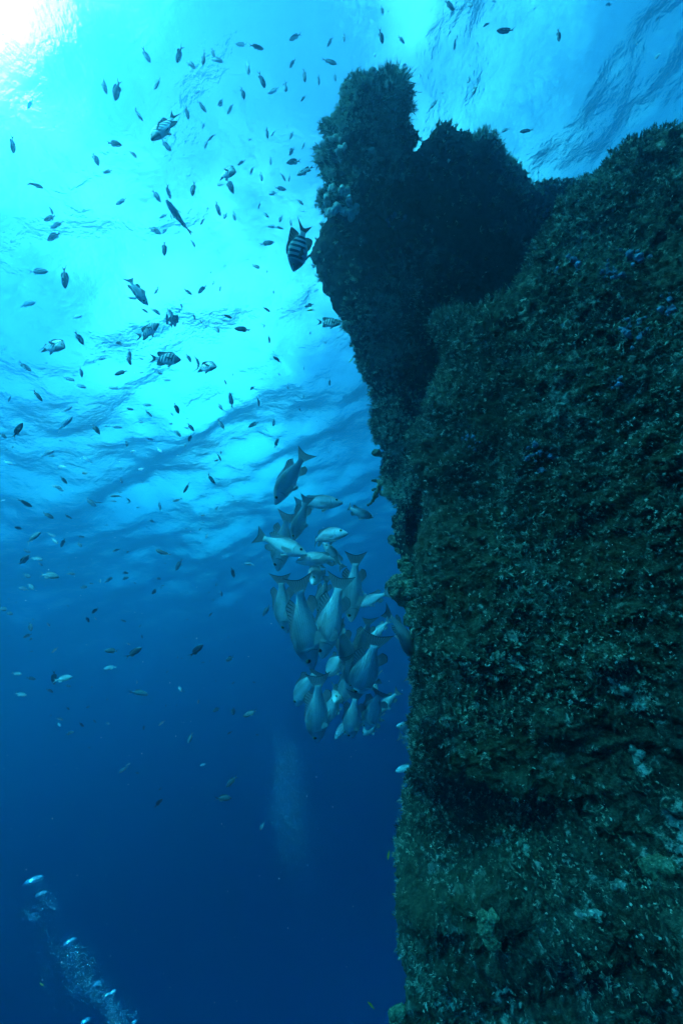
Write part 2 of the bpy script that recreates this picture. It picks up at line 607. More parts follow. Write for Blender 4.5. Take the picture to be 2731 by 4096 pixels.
def build_wreck():
    rng = np.random.default_rng(4)
    hp = smooth_poly(HULL_OUT, 3.0, 2)
    V, Fc, P, Q, N, x, y = slab(hp, 5.2, hull_depth, lambda x, y: np.where(x < 1900, 110.0, 90.0), .35, hull_disp)
    obj('hull_plating', mesh('hull_plating', V, Fc), HULL_MAT, wreck)
    HULL['P'], HULL['x'], HULL['y'], HULL['N'] = P, x, y, N
    inframe = (x < 3000) & (y < 4250)

    def dens_h(c, Q):
        yy = y[Q].mean(1)
        k = np.clip(fbm(c, 4, 2, 77) + .75, .08, 2)
        k = k * np.clip(1.35 - (yy - 800) / 3200, .25, 1.3)
        return k * inframe[Q].all(1)

    def len_h(p):
        q = p @ np.array([RT, UP, FW]).T
        yy = 2048 - q[:, 1] / q[:, 2] * F
        xx = 1365.5 + q[:, 0] / q[:, 2] * F
        sd = poly_sdf(xx, yy, HULL_OUT)[0]
        fringe = np.clip(1.2 - sd / 110, 0, 1) * np.clip((2100 - yy) / 300, 0, 1)
        return KS * (.013 + .016 * np.clip(fbm(p, 4.5, 2, 88) + .2, 0, 1)) * (1 + .9 * fringe) * np.clip(q[:, 2] / KS / 1.75, .6, 1.1)
    TV, TF = tufts(P, Q, N, 17000, dens_h, len_h, rng, 6)
    tw = twig_material('algae_turf_near', (.035, .039, .024), (.15, .165, .105), (.44, .46, .35))
    tag(obj('algae_turf', mesh('algae_turf', TV, TF, False), tw, wreck), kind='stuff')

    bp = smooth_poly([(x + (6 if x < 1400 else 0), y + (34 if y < 620 else 0)) for x, y in BOW_OUT], 3.0, 3)
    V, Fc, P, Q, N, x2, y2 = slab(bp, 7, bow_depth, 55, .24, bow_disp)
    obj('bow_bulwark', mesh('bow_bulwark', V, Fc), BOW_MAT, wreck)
    HULL['bP'], HULL['bx'], HULL['by'], HULL['bN'] = P, x2, y2, N

    def dens_b(c, Q):
        xx, yy = x2[Q].mean(1), y2[Q].mean(1)
        k = np.clip(fbm(c, 3, 2, 97) + .6, .05, 2)
        shade = np.clip((xx - 1480 - np.clip(yy - 1500, 0, 800) * .3) / 250, 0, 1)
        sd, _, _ = poly_sdf(xx, yy, BOW_OUT)
        return k * np.maximum(1 - .9 * shade, np.clip(1.3 - sd / 45, 0, 1.2))

    def len_b(p):
        return KS * (.020 + .042 * np.clip(fbm(p, 4.5, 2, 98) + .2, 0, 1))
    TV, TF = tufts(P, Q, N, 6000, dens_b, len_b, rng, 10, .8, .3, .0014)
    tw = twig_material('algae_turf_bow', (.07, .085, .06), (.34, .4, .28), (.6, .66, .5))
    tag(obj('algae_fringe', mesh('algae_fringe', TV, TF, False), tw, wreck), kind='stuff')


HULL = {}
build_wreck()
# ------------------------------------------------------------------ fish
def lerp_pts(k, t):
    k = np.asarray(k, float)
    # smooth interpolation through key points (monotone-ish cubic)
    x, y = k[:, 0], k[:, 1]
    m = np.gradient(y, x)
    i = np.clip(np.searchsorted(x, t, 'right') - 1, 0, len(x) - 2)
    h = x[i + 1] - x[i]
    s = (t - x[i]) / h
    return ((1 + 2 * s) * (1 - s) ** 2) * y[i] + s * (1 - s) ** 2 * h * m[i] + s * s * (3 - 2 * s) * y[i + 1] + s * s * (s - 1) * h * m[i + 1]


SNAPPER = dict(
    up=[(0, -.014), (.012, .006), (.04, .026), (.09, .060), (.15, .100), (.22, .138), (.30, .158), (.38, .160), (.48, .144), (.58, .112), (.67, .074), (.74, .051), (.80, .044), (.83, .046)],
    lo=[(0, -.022), (.012, -.038), (.04, -.055), (.09, -.078), (.15, -.104), (.22, -.126), (.30, -.140), (.38, -.142), (.48, -.130), (.58, -.100), (.67, -.065), (.74, -.046), (.80, -.039), (.83, -.041)],
    wd=[(0, .010), (.012, .023), (.04, .037), (.09, .054), (.15, .071), (.22, .083), (.30, .088), (.38, .085), (.48, .072), (.58, .053), (.67, .034), (.74, .021), (.80, .014), (.83, .006)],
    gill=.245, eye=(.125, .036, .028),
    tail=([(.79, .042), (.785, .02), (.785, 0), (.785, -.02), (.79, -.039)], [(1.0, .165), (.965, .085), (.945, 0), (.965, -.085), (.995, -.160)]),
    dorsal=([(.27, .148), (.36, .155), (.45, .144), (.54, .122), (.62, .092), (.70, .062)], [(.33, .158), (.42, .172), (.51, .165), (.585, .160), (.70, .175), (.775, .120)]),
    anal=([(.56, -.104), (.60, -.090), (.65, -.070), (.70, -.052)], [(.61, -.145), (.66, -.172), (.735, -.150), (.76, -.095)]),
    pect=((.265, -.05), .18, .06), pelv=((.315, -.13), .12, .045))

for _k in ('up', 'lo'):
    SNAPPER[_k] = [(a, b * (.93 if .1 < a < .7 else 1)) for a, b in SNAPPER[_k]]

SERGEANT = dict(
    up=[(0, .0), (.015, .022), (.05, .055), (.11, .105), (.19, .158), (.28, .192), (.38, .198), (.48, .178), (.58, .132), (.66, .085), (.72, .060), (.78, .052)],
    lo=[(0, -.012), (.015, -.032), (.05, -.060), (.11, -.102), (.19, -.148), (.28, -.178), (.38, -.184), (.48, -.166), (.58, -.124), (.66, -.080), (.72, -.056), (.78, -.050)],
    wd=[(0, .010), (.015, .022), (.05, .038), (.11, .056), (.19, .072), (.28, .078), (.38, .075), (.48, .062), (.58, .044), (.66, .028), (.72, .018), (.78, .008)],
    gill=.22, eye=(.10, .035, .022),
    tail=([(.755, .050), (.75, .025), (.75, 0), (.75, -.025), (.755, -.048)], [(1.0, .165), (.92, .085), (.86, 0), (.92, -.085), (.99, -.155)]),
    dorsal=([(.22, .165), (.33, .190), (.44, .182), (.55, .140), (.64, .092), (.70, .064)], [(.25, .215), (.36, .240), (.47, .235), (.60, .245), (.745, .235), (.735, .110)]),
    anal=([(.46, -.165), (.54, -.140), (.62, -.098), (.69, -.062)], [(.53, -.205), (.63, -.225), (.725, -.205), (.72, -.095)]),
    pect=((.24, -.02), .15, .055), pelv=((.29, -.175), .13, .035))

CHROMIS = dict(
    up=[(0, .0), (.03, .030), (.10, .078), (.20, .122), (.33, .138), (.46, .118), (.58, .078), (.68, .044), (.76, .030)],
    lo=[(0, -.010), (.03, -.036), (.10, -.078), (.20, -.118), (.33, -.130), (.46, -.112), (.58, -.072), (.68, -.040), (.76, -.028)],
    wd=[(0, .009), (.03, .032), (.10, .060), (.20, .078), (.33, .080), (.46, .065), (.58, .042), (.68, .022), (.76, .008)],
    gill=.2, eye=None,
    tail=([(.74, .028), (.735, 0), (.74, -.026)], [(1.0, .125), (.83, 0), (.99, -.118)]),
    dorsal=([(.22, .118), (.36, .132), (.50, .100), (.63, .055)], [(.25, .155), (.40, .172), (.58, .160), (.70, .085)]),
    anal=([(.44, -.110), (.54, -.082), (.64, -.046)], [(.52, -.150), (.63, -.140), (.69, -.070)]),
    pect=None, pelv=((.28, -.120), .10, .03))

WRASSE = dict(
    up=[(0, -.004), (.02, .012), (.08, .036), (.18, .060), (.32, .072), (.5, .066), (.66, .050), (.78, .036), (.84, .036)],
    lo=[(0, -.012), (.02, -.024), (.08, -.044), (.18, -.066), (.32, -.078), (.5, -.070), (.66, -.052), (.78, -.037), (.84, -.036)],
    wd=[(0, .008), (.02, .016), (.08, .030), (.18, .044), (.32, .052), (.5, .046), (.66, .030), (.78, .014), (.84, .006)],
    gill=.2, eye=(.085, .018, .013),
    tail=([(.82, .035), (.82, 0), (.82, -.035)], [(.98, .062), (1.0, 0), (.98, -.062)]),
    dorsal=([(.22, .062), (.4, .070), (.6, .056), (.76, .038)], [(.24, .085), (.42, .110), (.62, .100), (.79, .068)]),
    anal=([(.46, -.070), (.6, -.058), (.74, -.040)], [(.48, -.092), (.63, -.094), (.77, -.066)]),
    pect=((.24, -.02), .12, .045), pelv=None)


def bend_pts(P, b):
    """swing the tail (and a little of the head) sideways; x runs from +.5 at the snout to -.5"""
    P = np.array(P, float)
    x = P[:, 0]
    u = np.clip(.18 - x, 0, None)
    h = np.clip(x - .22, 0, None)
    ang = b * (u * 2.1) - b * h * .5
    dy = b * (u ** 2) * 1.05 + b * .25 * h ** 2
    P[:, 0] = x + u * (1 - np.cos(ang)) * .55 + P[:, 1] * np.sin(ang)
    P[:, 1] = P[:, 1] * np.cos(ang) + dy
    return P


def fin_mesh(name, base, edge, b, nu=12, nv=4, y0=None, thick=.0016):
    base, edge = np.asarray(base, float), np.asarray(edge, float)

    def samp(c, n):
        t = np.linspace(0, len(c) - 1, n)
        return np.stack([lerp_pts(np.stack([np.arange(len(c)), c[:, k]], 1), t) for k in range(c.shape[1])], 1)
    B, E = samp(base, nu), samp(edge, nu)
    v = np.linspace(0, 1, nv)[None, :, None]
    G = B[:, None] * (1 - v) + E[:, None] * v
    if G.shape[2] == 2:
        G = np.stack([.5 - G[..., 0], np.zeros(G.shape[:2]), G[..., 1]], -1)
    uv = np.stack(np.meshgrid(np.linspace(0, 1, nu), np.linspace(0, 1, nv), indexing='ij'), -1).reshape(-1, 2)
    P = G.reshape(-1, 3)
    ix = np.arange(nu * nv).reshape(nu, nv)
    Q = np.stack([ix[:-1, :-1], ix[1:, :-1], ix[1:, 1:], ix[:-1, 1:]], -1).reshape(-1, 4)
    return mesh(name, bend_pts(P, b), Q, True, uv)


def body_mesh(name, sp, b, ns=46, nr=28):
    end = sp['up'][-1][0]
    t = np.concatenate([[0], np.linspace(0, 1, ns) ** 1.25 * end])[1:]
    t = np.sort(np.concatenate([t, [sp['gill'] - .006, sp['gill'] + .004]])) if ns > 20 else t
    u, l, wd = lerp_pts(sp['up'], t), lerp_pts(sp['lo'], t), lerp_pts(sp['wd'], t)
    a = np.linspace(0, 2 * math.pi, nr, endpoint=False)
    ca, sa = np.cos(a), np.sin(a)
    yy = np.sign(ca) * np.abs(ca) ** .85
    zz = np.sign(sa) * np.abs(sa) ** 1.05
    g = 1 + np.where((t < sp['gill']) & (t > .1), .085 * np.clip((t - .1) / (sp['gill'] - .1), 0, 1) ** 2, 0)
    X = np.repeat((.5 - t)[:, None], nr, 1)
    low = np.clip(-zz, 0, 1)[None]
    Y = wd[:, None] * yy[None] * (1 + (g[:, None] - 1) * (1 - .6 * np.clip(zz, 0, 1))[None]) * (1 + .08 * low)
    Z = (u + l)[:, None] / 2 + (u - l)[:, None] / 2 * zz[None]
    # the gill cover runs as an arc, not as a ring
    X = X + ((1 - zz[None] ** 2) * -.018 * np.exp(-((t - sp['gill']) / .05) ** 2)[:, None])
    P = np.stack([X, Y, Z], -1).reshape(-1, 3)
    n = len(t)
    ix = np.arange(n * nr).reshape(n, nr)
    Q = np.stack([ix[:-1], np.roll(ix[:-1], -1, 1), np.roll(ix[1:], -1, 1), ix[1:]], -1).reshape(-1, 4)
    c0, c1 = len(P), len(P) + 1
    P = np.concatenate([P, [[.5, 0, (u[0] + l[0]) / 2], [.5 - end, 0, (u[-1] + l[-1]) / 2]]])
    T = np.concatenate([np.stack([np.full(nr, c0), np.roll(ix[0], -1), ix[0]], -1), np.stack([np.full(nr, c1), ix[-1], np.roll(ix[-1], -1)], -1)])
    return mesh(name, bend_pts(P, b), [Q, T])


def ball_mesh(name, c, r, b, squash=1.0):
    a, e = np.meshgrid(np.linspace(0, 2 * math.pi, 16, endpoint=False), np.linspace(-math.pi / 2, math.pi / 2, 9), indexing='ij')
    P = np.stack([np.cos(a) * np.cos(e), np.sin(e) * squash, np.sin(a) * np.cos(e)], -1).reshape(-1, 3) * r + np.array(c)
    ix = np.arange(16 * 9).reshape(16, 9)
    Q = np.stack([ix[:, :-1], np.roll(ix, -1, 0)[:, :-1], np.roll(ix, -1, 0)[:, 1:], ix[:, 1:]], -1).reshape(-1, 4)
    return mesh(name, bend_pts(P, b), Q)


def fin_material(name, a, edge, rays=16, trans=.45, edge_at=.86):
    t = NT(name)
    uv = t.n('ShaderNodeUVMap')
    s = t.n('ShaderNodeSeparateXYZ')
    t.l(uv.outputs[0], s.inputs[0])
    nz = t.noise(uv.outputs[0], 5, 2)
    ray = t.math('SINE', t.math('MULTIPLY', t.math('ADD', s.outputs[0], t.math('MULTIPLY', nz, .05)), rays * 2 * math.pi))
    k = t.math('MULTIPLY', t.ramp(ray, .2, .9), t.ramp(s.outputs[1], .12, .5, hi=.85))
    c = t.mix(k, a, edge)
    c = t.mix(t.ramp(s.outputs[1], edge_at, edge_at + .08), c, edge)
    d = t.n('ShaderNodeBsdfDiffuse')
    tr = t.n('ShaderNodeBsdfTranslucent')
    t.l(c, d.inputs[0])
    t.l(c, tr.inputs[0])
    m = t.n('ShaderNodeMixShader')
    m.inputs[0].default_value = trans
    t.l(d.outputs[0], m.inputs[1])
    t.l(tr.outputs[0], m.inputs[2])
    t.l(m.outputs[0], t.out.inputs[0])
    return t.m


def obj_xyz(t):
    tcn = t.n('ShaderNodeTexCoord')
    s = t.n('ShaderNodeSeparateXYZ')
    t.l(tcn.outputs['Object'], s.inputs[0])
    return tcn.outputs['Object'], s.outputs[0], s.outputs[1], s.outputs[2]


def snapper_material():
    t = NT('snapper_skin')
    P, x, y, z = obj_xyz(t)
    n1 = t.noise(P, 9, 3)
    hgt = t.math('ADD', z, t.math('MULTIPLY', t.math('SUBTRACT', n1, .5), .05))
    c = t.mix(t.ramp(hgt, .02, .13), (.56, .67, .66), (.15, .20, .22))
    c = t.mix(t.ramp(hgt, -.11, -.03), (.72, .78, .78), c)
    # diamond scale rows on the flanks, fading on the head and belly
    a = t.math('SINE', t.math('MULTIPLY', t.math('ADD', x, t.math('MULTIPLY', z, .62)), 235))
    b = t.math('SINE', t.math('MULTIPLY', t.math('SUBTRACT', x, t.math('MULTIPLY', z, .62)), 235))
    sc = t.math('MULTIPLY', a, b)
    on = t.math('MULTIPLY', t.ramp(x, .25, .18), t.ramp(z, -.10, -.02))
    dots = t.math('MULTIPLY', t.ramp(sc, .15, .6), t.math('MULTIPLY', on, .5))
    c = t.mix(dots, c, (.10, .13, .15))
    # edge of the gill cover, mouth line
    gx = t.math('ADD', t.math('SUBTRACT', x, .262), t.math('MULTIPLY', t.math('MULTIPLY', z, z), -6.0))
    gl = t.ramp(t.math('ABSOLUTE', gx), .0075, .002)
    gl = t.math('MULTIPLY', gl, t.math('MULTIPLY', t.ramp(z, .065, .04), t.ramp(z, -.085, -.06)))
    c = t.mix(t.math('MULTIPLY', gl, .65), c, (.07, .08, .085))
    mz = t.math('SUBTRACT', z, t.math('SUBTRACT', t.math('MULTIPLY', t.math('SUBTRACT', x, .42), .38), .043))
    ml = t.math('MULTIPLY', t.ramp(t.math('ABSOLUTE', mz), .006, .002), t.ramp(x, .41, .425))
    c = t.mix(t.math('MULTIPLY', ml, .8), c, (.04, .045, .05))
    c = t.mix(t.math('MULTIPLY', t.ramp(t.noise(P, 26, 4, .7), .5, .72), .25), c, (.10, .11, .12))
    nrm = t.bump(t.math('MULTIPLY', sc, on), .22, .004)
    bs = t.bsdf(c, .42, .45, nrm)
    return t.m


def sergeant_material():
    t = NT('sergeant_skin')
    P, x, y, z = obj_xyz(t)
    n = t.noise(P, 12, 3)
    xs = t.math('ADD', t.math('ADD', x, t.math('MULTIPLY', z, -.18)), t.math('MULTIPLY', t.math('SUBTRACT', n, .5), .02))
    k = None
    for c0 in (.255, .155, .05, -.055, -.15):
        q = t.ramp(t.math('ABSOLUTE', t.math('SUBTRACT', xs, c0)), .030, .020)
        k = q if k is None else t.math('MAXIMUM', k, q)
    k = t.math('MULTIPLY', k, t.ramp(z, -.15, -.06))
    c = t.mix(t.ramp(z, -.05, .17), (.70, .74, .72), (.46, .5, .42))
    c = t.mix(t.ramp(x, .28, .33), c, (.20, .22, .22))
    c = t.mix(k, c, (.05, .06, .075))
    t.bsdf(c, .4, .45)
    return t.m


def plain_fish_material(name, back, belly, lo=-.06, hi=.06):
    t = NT(name)
    P, x, y, z = obj_xyz(t)
    n = t.noise(P, 10, 3)
    c = t.mix(t.ramp(t.math('ADD', z, t.math('MULTIPLY', t.math('SUBTRACT', n, .5), .06)), lo, hi), belly, back)
    t.bsdf(c, .45, .4)
    return t.m


M = {}
M['snap'] = snapper_material()
M['snapfin'] = fin_material('snapper_fin', (.26, .33, .35), (.05, .065, .08), 13, .35, .9)
M['snapfin_pale'] = fin_material('snapper_paired_fin', (.48, .56, .56), (.25, .3, .3), 9, .4, 1.2)
M['serg'] = sergeant_material()
M['sergfin'] = fin_material('sergeant_fin', (.12, .14, .14), (.04, .045, .05), 10, .45)
M['eye'] = NT('fish_eye').m
_t = NT('fish_iris')
_t.bsdf((.30, .26, .10), .2, .6)
M['eye'] = _t.m
_t = NT('fish_pupil')
_t.bsdf((.004, .004, .005), .12, .6)
M['pupil'] = _t.m
M['chub'] = plain_fish_material('dark_fish_skin', (.05, .055, .055), (.13, .14, .13))
M['dark'] = plain_fish_material('dark_damselfish_skin', (.035, .045, .06), (.10, .12, .13))
M['pale'] = plain_fish_material('pale_chromis_skin', (.55, .6, .56), (.92, .93, .92), .0, .12)
M['grey'] = plain_fish_material('grey_chromis_skin', (.16, .2, .22), (.42, .46, .46), -.05, .08)
_t = NT('far_fish_skin')
_t.bsdf((.07, .09, .10), .5, .3)
M['far'] = _t.m
M['yel'] = plain_fish_material('yellow_wrasse_skin', (.30, .36, .03), (.75, .70, .05), -.03, .05)
M['yelfin'] = fin_material('yellow_wrasse_fin', (.55, .55, .06), (.35, .38, .05), 8, .5)

FISH_CACHE = {}


def fish_meshes(key, sp, b):
    k = (key, round(b, 2))
    if k in FISH_CACHE:
        return FISH_CACHE[k]
    d = {'body': body_mesh('fish_body', sp, b)}
    for f in ('tail', 'dorsal', 'anal'):
        d[f + '_fin'] = fin_mesh(f + '_fin', sp[f][0], sp[f][1], b, 22 if f != 'anal' else 12, 5)
    for f, nm in (('pect', 'pectoral_fin'), ('pelv', 'pelvic_fin')):
        if sp.get(f):
            (t0, z0), L, W = sp[f]
            wd = float(lerp_pts(sp['wd'], np.array([t0]))[0])
            for s in (-1, 1):
                if f == 'pect':
                    y0 = wd * .98
                    base = [(.5 - t0, s * y0, z0 + W * .35), (.5 - t0 - .004, s * y0, z0), (.5 - t0 - .01, s * y0 * .97, z0 - W * .35)]
                    edge = [(.5 - t0 - L, s * (y0 + L * .50), z0 + W * .35), (.5 - t0 - L * .9, s * (y0 + L * .48), z0 - W * .4), (.5 - t0 - L * .5, s * (y0 + L * .32), z0 - W * .95)]
                else:
                    base = [(.5 - t0, s * wd * .42, z0), (.5 - t0 - .02, s * wd * .36, z0 + .004), (.5 - t0 - .04, s * wd * .3, z0 + .006)]
                    edge = [(.5 - t0 - L * .75, s * (wd * .5 + L * .25), z0 - L * .42), (.5 - t0 - L, s * (wd * .45 + L * .2), z0 - L * .3), (.5 - t0 - L * .85, s * wd * .35, z0 - L * .12)]
                d[nm + str(s)] = fin_mesh(nm, base, edge, b, 10, 4)
    if sp.get('eye'):
        te, ze, r = sp['eye']
        wd = float(lerp_pts(sp['wd'], np.array([te]))[0])
        up, lo = float(lerp_pts(sp['up'], np.array([te]))[0]), float(lerp_pts(sp['lo'], np.array([te]))[0])
        zz = (ze - (up + lo) / 2) / ((up - lo) / 2)
        ye = wd * math.sqrt(max(0, 1 - zz * zz)) ** .85
        for s in (-1, 1):
            d['eye%d' % s] = ball_mesh('eye', (.5 - te, s * (ye - r * .22), ze), r, b, .62)
            d['pupil%d' % s] = ball_mesh('pupil', (.5 - te, s * (ye + r * .14), ze), r * .7, b, .48)
    FISH_CACHE[k] = d
    return d


def frame(p1, p2, s, phi):
    """world rotation of a fish whose snout is at p1 and tail at p2; s picks which side of the picture the back is on"""
    a = (p1 - p2).normalized()
    c = -((p1 + p2) / 2).normalized()
    c = (c - a * c.dot(a)).normalized()
    side = a.cross(c) * s
    up = (side * math.cos(phi) + c * math.sin(phi)).normalized()
    left = up.cross(a)
    L = (p1 - p2).length
    mid = (p1 + p2) / 2
    return Matrix(((a.x * L, left.x * L, up.x * L, mid.x), (a.y * L, left.y * L, up.y * L, mid.y), (a.z * L, left.z * L, up.z * L, mid.z), (0, 0, 0, 1)))


def full_fish(name, key, sp, skin, fin, pale, snout, tail, s, phi, d, dd, b, label, cat, group):
    ms = fish_meshes(key, sp, b)
    d, dd = d * KS, dd * KS
    p1, p2 = pt(*snout, d + dd / 2), pt(*tail, d - dd / 2)
    e = bpy.data.objects.new(name, None)
    COL.objects.link(e)
    e.matrix_world = frame(p1, p2, s, R(phi))
    tag(e, label, cat, group)
    obj('body', ms['body'], skin, e)
    for f in ('tail_fin', 'dorsal_fin', 'anal_fin'):
        obj(f, ms[f], fin, e)
    for s_ in (-1, 1):
        for f in ('pectoral_fin', 'pelvic_fin'):
            if f + str(s_) in ms:
                obj(f, ms[f + str(s_)], pale, e)
        if 'eye%d' % s_ in ms:
            q = obj('eye', ms['eye%d' % s_], M['eye'], e)
            obj('pupil', ms['pupil%d' % s_], M['pupil'], q)
    return e


# the school of grey snappers: (zoom origin, snout, tail, back side, roll, depth, snout minus tail depth, bend, label)
def A(x, y):
    return (980 + x / 2.24, 1740 + y / 2.24)


def B(x, y):
    return (980 + x / 2.24, 2200 + y / 2.24)


SCHOOL = [
    (A(262, 618), A(560, 120), 1, 12, 1.85, 0.06, .2, 'topmost grey snapper, diving alone above the school'),
    (A(425, 945), A(575, 545), 1, 18, 1.85, .05, -.15, 'snapper diving with a broad dark tail, just below the topmost one'),
    (A(285, 1215), A(400, 660), 1, -5, 1.98, .1, .15, 'pale bright-backed snapper diving at the upper left edge of the school'),
    (A(875, 603), A(430, 612), -1, -18, 2.1, 0, .1, 'snapper swimming level to the right at the top of the school'),
    (A(918, 872), A(520, 935), -1, -22, 1.9, -.1, .55, 'arched snapper heading right with its tail fan spread'),
    (A(560, 1070), A(95, 905), -1, -8, 1.7, -.05, -.3, 'dark snapper slanting down to the right across the left of the school'),
    (A(1150, 735), A(880, 665), -1, 20, 2.1, .05, .9, 'sharply curled snapper beside the encrusted hook on the stem'),
    (A(455, 1125), A(890, 1085), 1, -38, 1.75, -0.12, -.3, 'snapper turning its pale belly and open mouth line towards the viewer'),
    (A(700, 960), A(900, 1200), 1, 25, 2.05, 0, .3, 'snapper partly hidden behind the belly-up one, tail to the right'),
    (B(938, 645), B(1005, 15), 1, 20, 1.72, .05, -.1, 'long snapper diving on the right side with its tail high'),
    (B(372, 740), B(318, 190), 1, -12, 1.85, .08, .1, 'slim pale snapper diving at the left edge, mid school'),
    (B(592, 1074), B(465, 215), 1, 24, 1.48, .03, .05, 'largest dark snapper, diving with a wide black-edged tail'),
    (B(678, 970), B(875, 225), 1, 8, 1.56, 0.06, -.2, 'large snapper with clear scale rows next to the largest one'),
    (B(650, 570), B(745, 215), 1, 25, 1.85, .05, 0, 'snapper half hidden between the two large scaled ones'),
    (B(600, 300), B(680, 110), 1, 25, 1.8, -.22, 0, 'snapper facing the viewer with its mouth shut, above the largest one'),
    (B(1030, 500), B(1270, 370), 1, -15, 1.95, 0.1, -.5, 'pale snapper with arched back next to the lumpy coral'),
    (B(1010, 960), B(1120, 580), 1, 30, 1.66, 0.1, .1, 'snapper with raised dark tail behind the round-bodied one'),
    (B(952, 1040), B(850, 670), 1, 22, 1.62, 0.12, -.25, 'dark snapper squeezed in front of the raised-tail one'),
    (B(1005, 1272), B(1195, 830), 1, 16, 1.5, 0.22, -.3, 'round deep-bodied snapper with black rayed tail at the lower right'),
    (B(1110, 800), B(1310, 620), 1, -25, 1.95, 0, .2, 'bright snapper fleeing left behind the raised-tail one'),
    (B(1515, 975), B(1310, 500), 1, 62, 2.0, .1, -.3, 'slender snapper seen from above, diving beside the hull'),
    (B(1440, 900), B(1600, 730), 1, 0, 2.5, .1, 0, 'pale snapper just emerging from behind the hull edge'),
    (B(735, 1120), B(915, 900), 1, -10, 1.75, 0.14, .2, 'plain pale snapper turning down in the lower middle of the school'),
    (B(455, 1388), B(672, 1025), 1, 2, 1.75, 0.12, .2, 'bright snapper diving at the lower left edge of the school'),
    (B(642, 1720), B(665, 1115), 1, 14, 1.53, 0.08, -.1, 'lowest big snapper, diving with a flat dark tail'),
    (B(728, 1548), B(850, 1190), 1, -5, 1.72, 0.08, .1, 'snapper tucked behind the lowest big one'),
    (B(880, 1350), B(965, 1040), 1, 0, 1.66, 0.12, .1, 'pale snapper with a clear round eye below the dark squeezed one'),
    (B(800, 1362), B(895, 1215), 1, 10, 1.74, -.2, 0, 'small-faced snapper looking at the viewer in the lower middle'),
    (B(962, 1218), B(905, 940), 1, 5, 1.60, 0.1, 0, 'narrow snapper head with a big black eye beside the round-bodied one'),
    (B(945, 1680), B(995, 1285), 1, 5, 1.65, 0.1, -.2, 'snapper diving with a white pelvic fin hanging below it'),
    (B(1078, 1602), B(1240, 1205), 1, 0, 1.65, 0.12, .2, 'snapper diving at the lower right of the school, pale fins out'),
    (B(1180, 1465), B(1385, 1255), 1, 12, 2.0, 0, 0, 'faint snapper with a dark tail at the right end of the bottom row'),
    (B(1060, 1655), B(1215, 1485), 1, 0, 1.95, .1, 0, 'dim snapper behind the one at the lower right'),
    (B(800, 1692), B(975, 1480), 1, 0, 1.85, -.05, .2, 'small dim snapper at the very bottom of the school'),
    (B(1190, 1245), B(1030, 1120), -1, 5, 1.66, -.1, 0, 'snapper poking its head out under the round-bodied one'),
    (B(1358, 1575), B(1560, 1610), 1, 10, 2.55, -.1, 0, 'pale snapper with a dark eye bar looking out past the hull edge'),
    (B(1570, 1725), B(1365, 1665), -1, 10, 2.6, .1, 0, 'dark snapper tail vanishing behind the hull edge'),
    (B(1600, 1215), B(1435, 1140), -1, 10, 2.7, .1, 0, 'dusky snapper tail sticking out from the hull beside the bottom row'),
    ((1580, 3085), (1660, 3060), 1, 0, 2.7, 0, 0, 'small pale snapper nosing out below the school at the hull'),
]


def build_school():
    for i, (p1, p2, s, phi, d, dd, b, label) in enumerate(SCHOOL):
        full_fish('snapper', 'snapper', SNAPPER, M['snap'], M['snapfin'], M['snapfin_pale'], p1, p2, s, phi, d, dd, b,
                  label, 'fish', 'grey snappers schooling beside the wreck')


def C(x, y):
    return (560 + x / 2.178, 400 + y / 2.178)


def D(x, y):
    return (150 + x / 1.96, 1250 + y / 1.96)


STRIPED = [
    ((1172, 1085), (1226, 880), 1, 14, 1.35, 0, -.1, 'largest black-barred sergeant fish, head down against the wreck'),
    (C(98, 352), C(335, 118), 1, -62, 1.7, -.05, .1, 'pale striped sergeant fish slanting down left in the sun glare'),
    (C(836, 625), C(655, 640), -1, -48, 2.6, -.1, .4, 'striped sergeant fish heading right above a dark damselfish'),
    (C(1365, 655), C(1520, 575), 1, -62, 2.0, 0, 0, 'bright striped sergeant fish at the left edge of the bow tower'),
    (D(217, 272), D(5, 250), -1, -45, 2.8, -.1, .2, 'striped sergeant fish heading right near the left edge of the water'),
    (D(952, 85), D(788, 212), -1, -52, 2.9, -.1, -.2, 'striped sergeant fish climbing up to the right in the open water'),
    (D(1128, 370), D(872, 360), -1, -28, 2.5, 0, 0, 'crisp dark-barred sergeant fish swimming level in the open water'),
    (D(1406, 425), D(1225, 428), -1, -45, 3.0, -.1, .1, 'faint striped sergeant fish right behind the crisp dark-barred one'),
    (D(1102, 20), D(1035, 112), -1, -10, 3.2, -.1, 0, 'deep-bodied striped sergeant fish above the crisp dark-barred one'),
    ((1362, 1294), (1264, 1288), -1, -35, 3.0, 0, 0, 'striped sergeant fish slipping behind the overhanging bow'),
]
CHUBS = [
    (C(228, 866), C(442, 1185), 1, -72, 1.8, -.1, .15, 'dark fish seen from below with pectoral fins spread in the glare'),
    ((590, 1222), (512, 1106), 1, 30, 2.4, 0, -.1, 'dark long fish diving to the right below the sun glare'),
]
WRASSES = [
    ((1550, 3440), (1556, 3402), 1, 0, 2.1, 0, 0, 'small yellow wrasse upright beside the lower hull'),
    ((1470, 4006), (1497, 4036), 1, 0, 2.1, 0, 0, 'small yellow wrasse near the bottom of the picture'),
    ((1226, 1243), (1258, 1239), 1, 0, 2.1, 0, 0, 'tiny yellow wrasse left of the bow plates'),
    ((1396, 1450), (1412, 1432), 1, 0, 2.1, 0, 0, 'tiny yellow wrasse touching the edge of the bow'),
    ((160, 3932), (176, 3944), -1, 0, 2.4, 0, 0, 'tiny yellow wrasse next to the rising bubbles'),
]


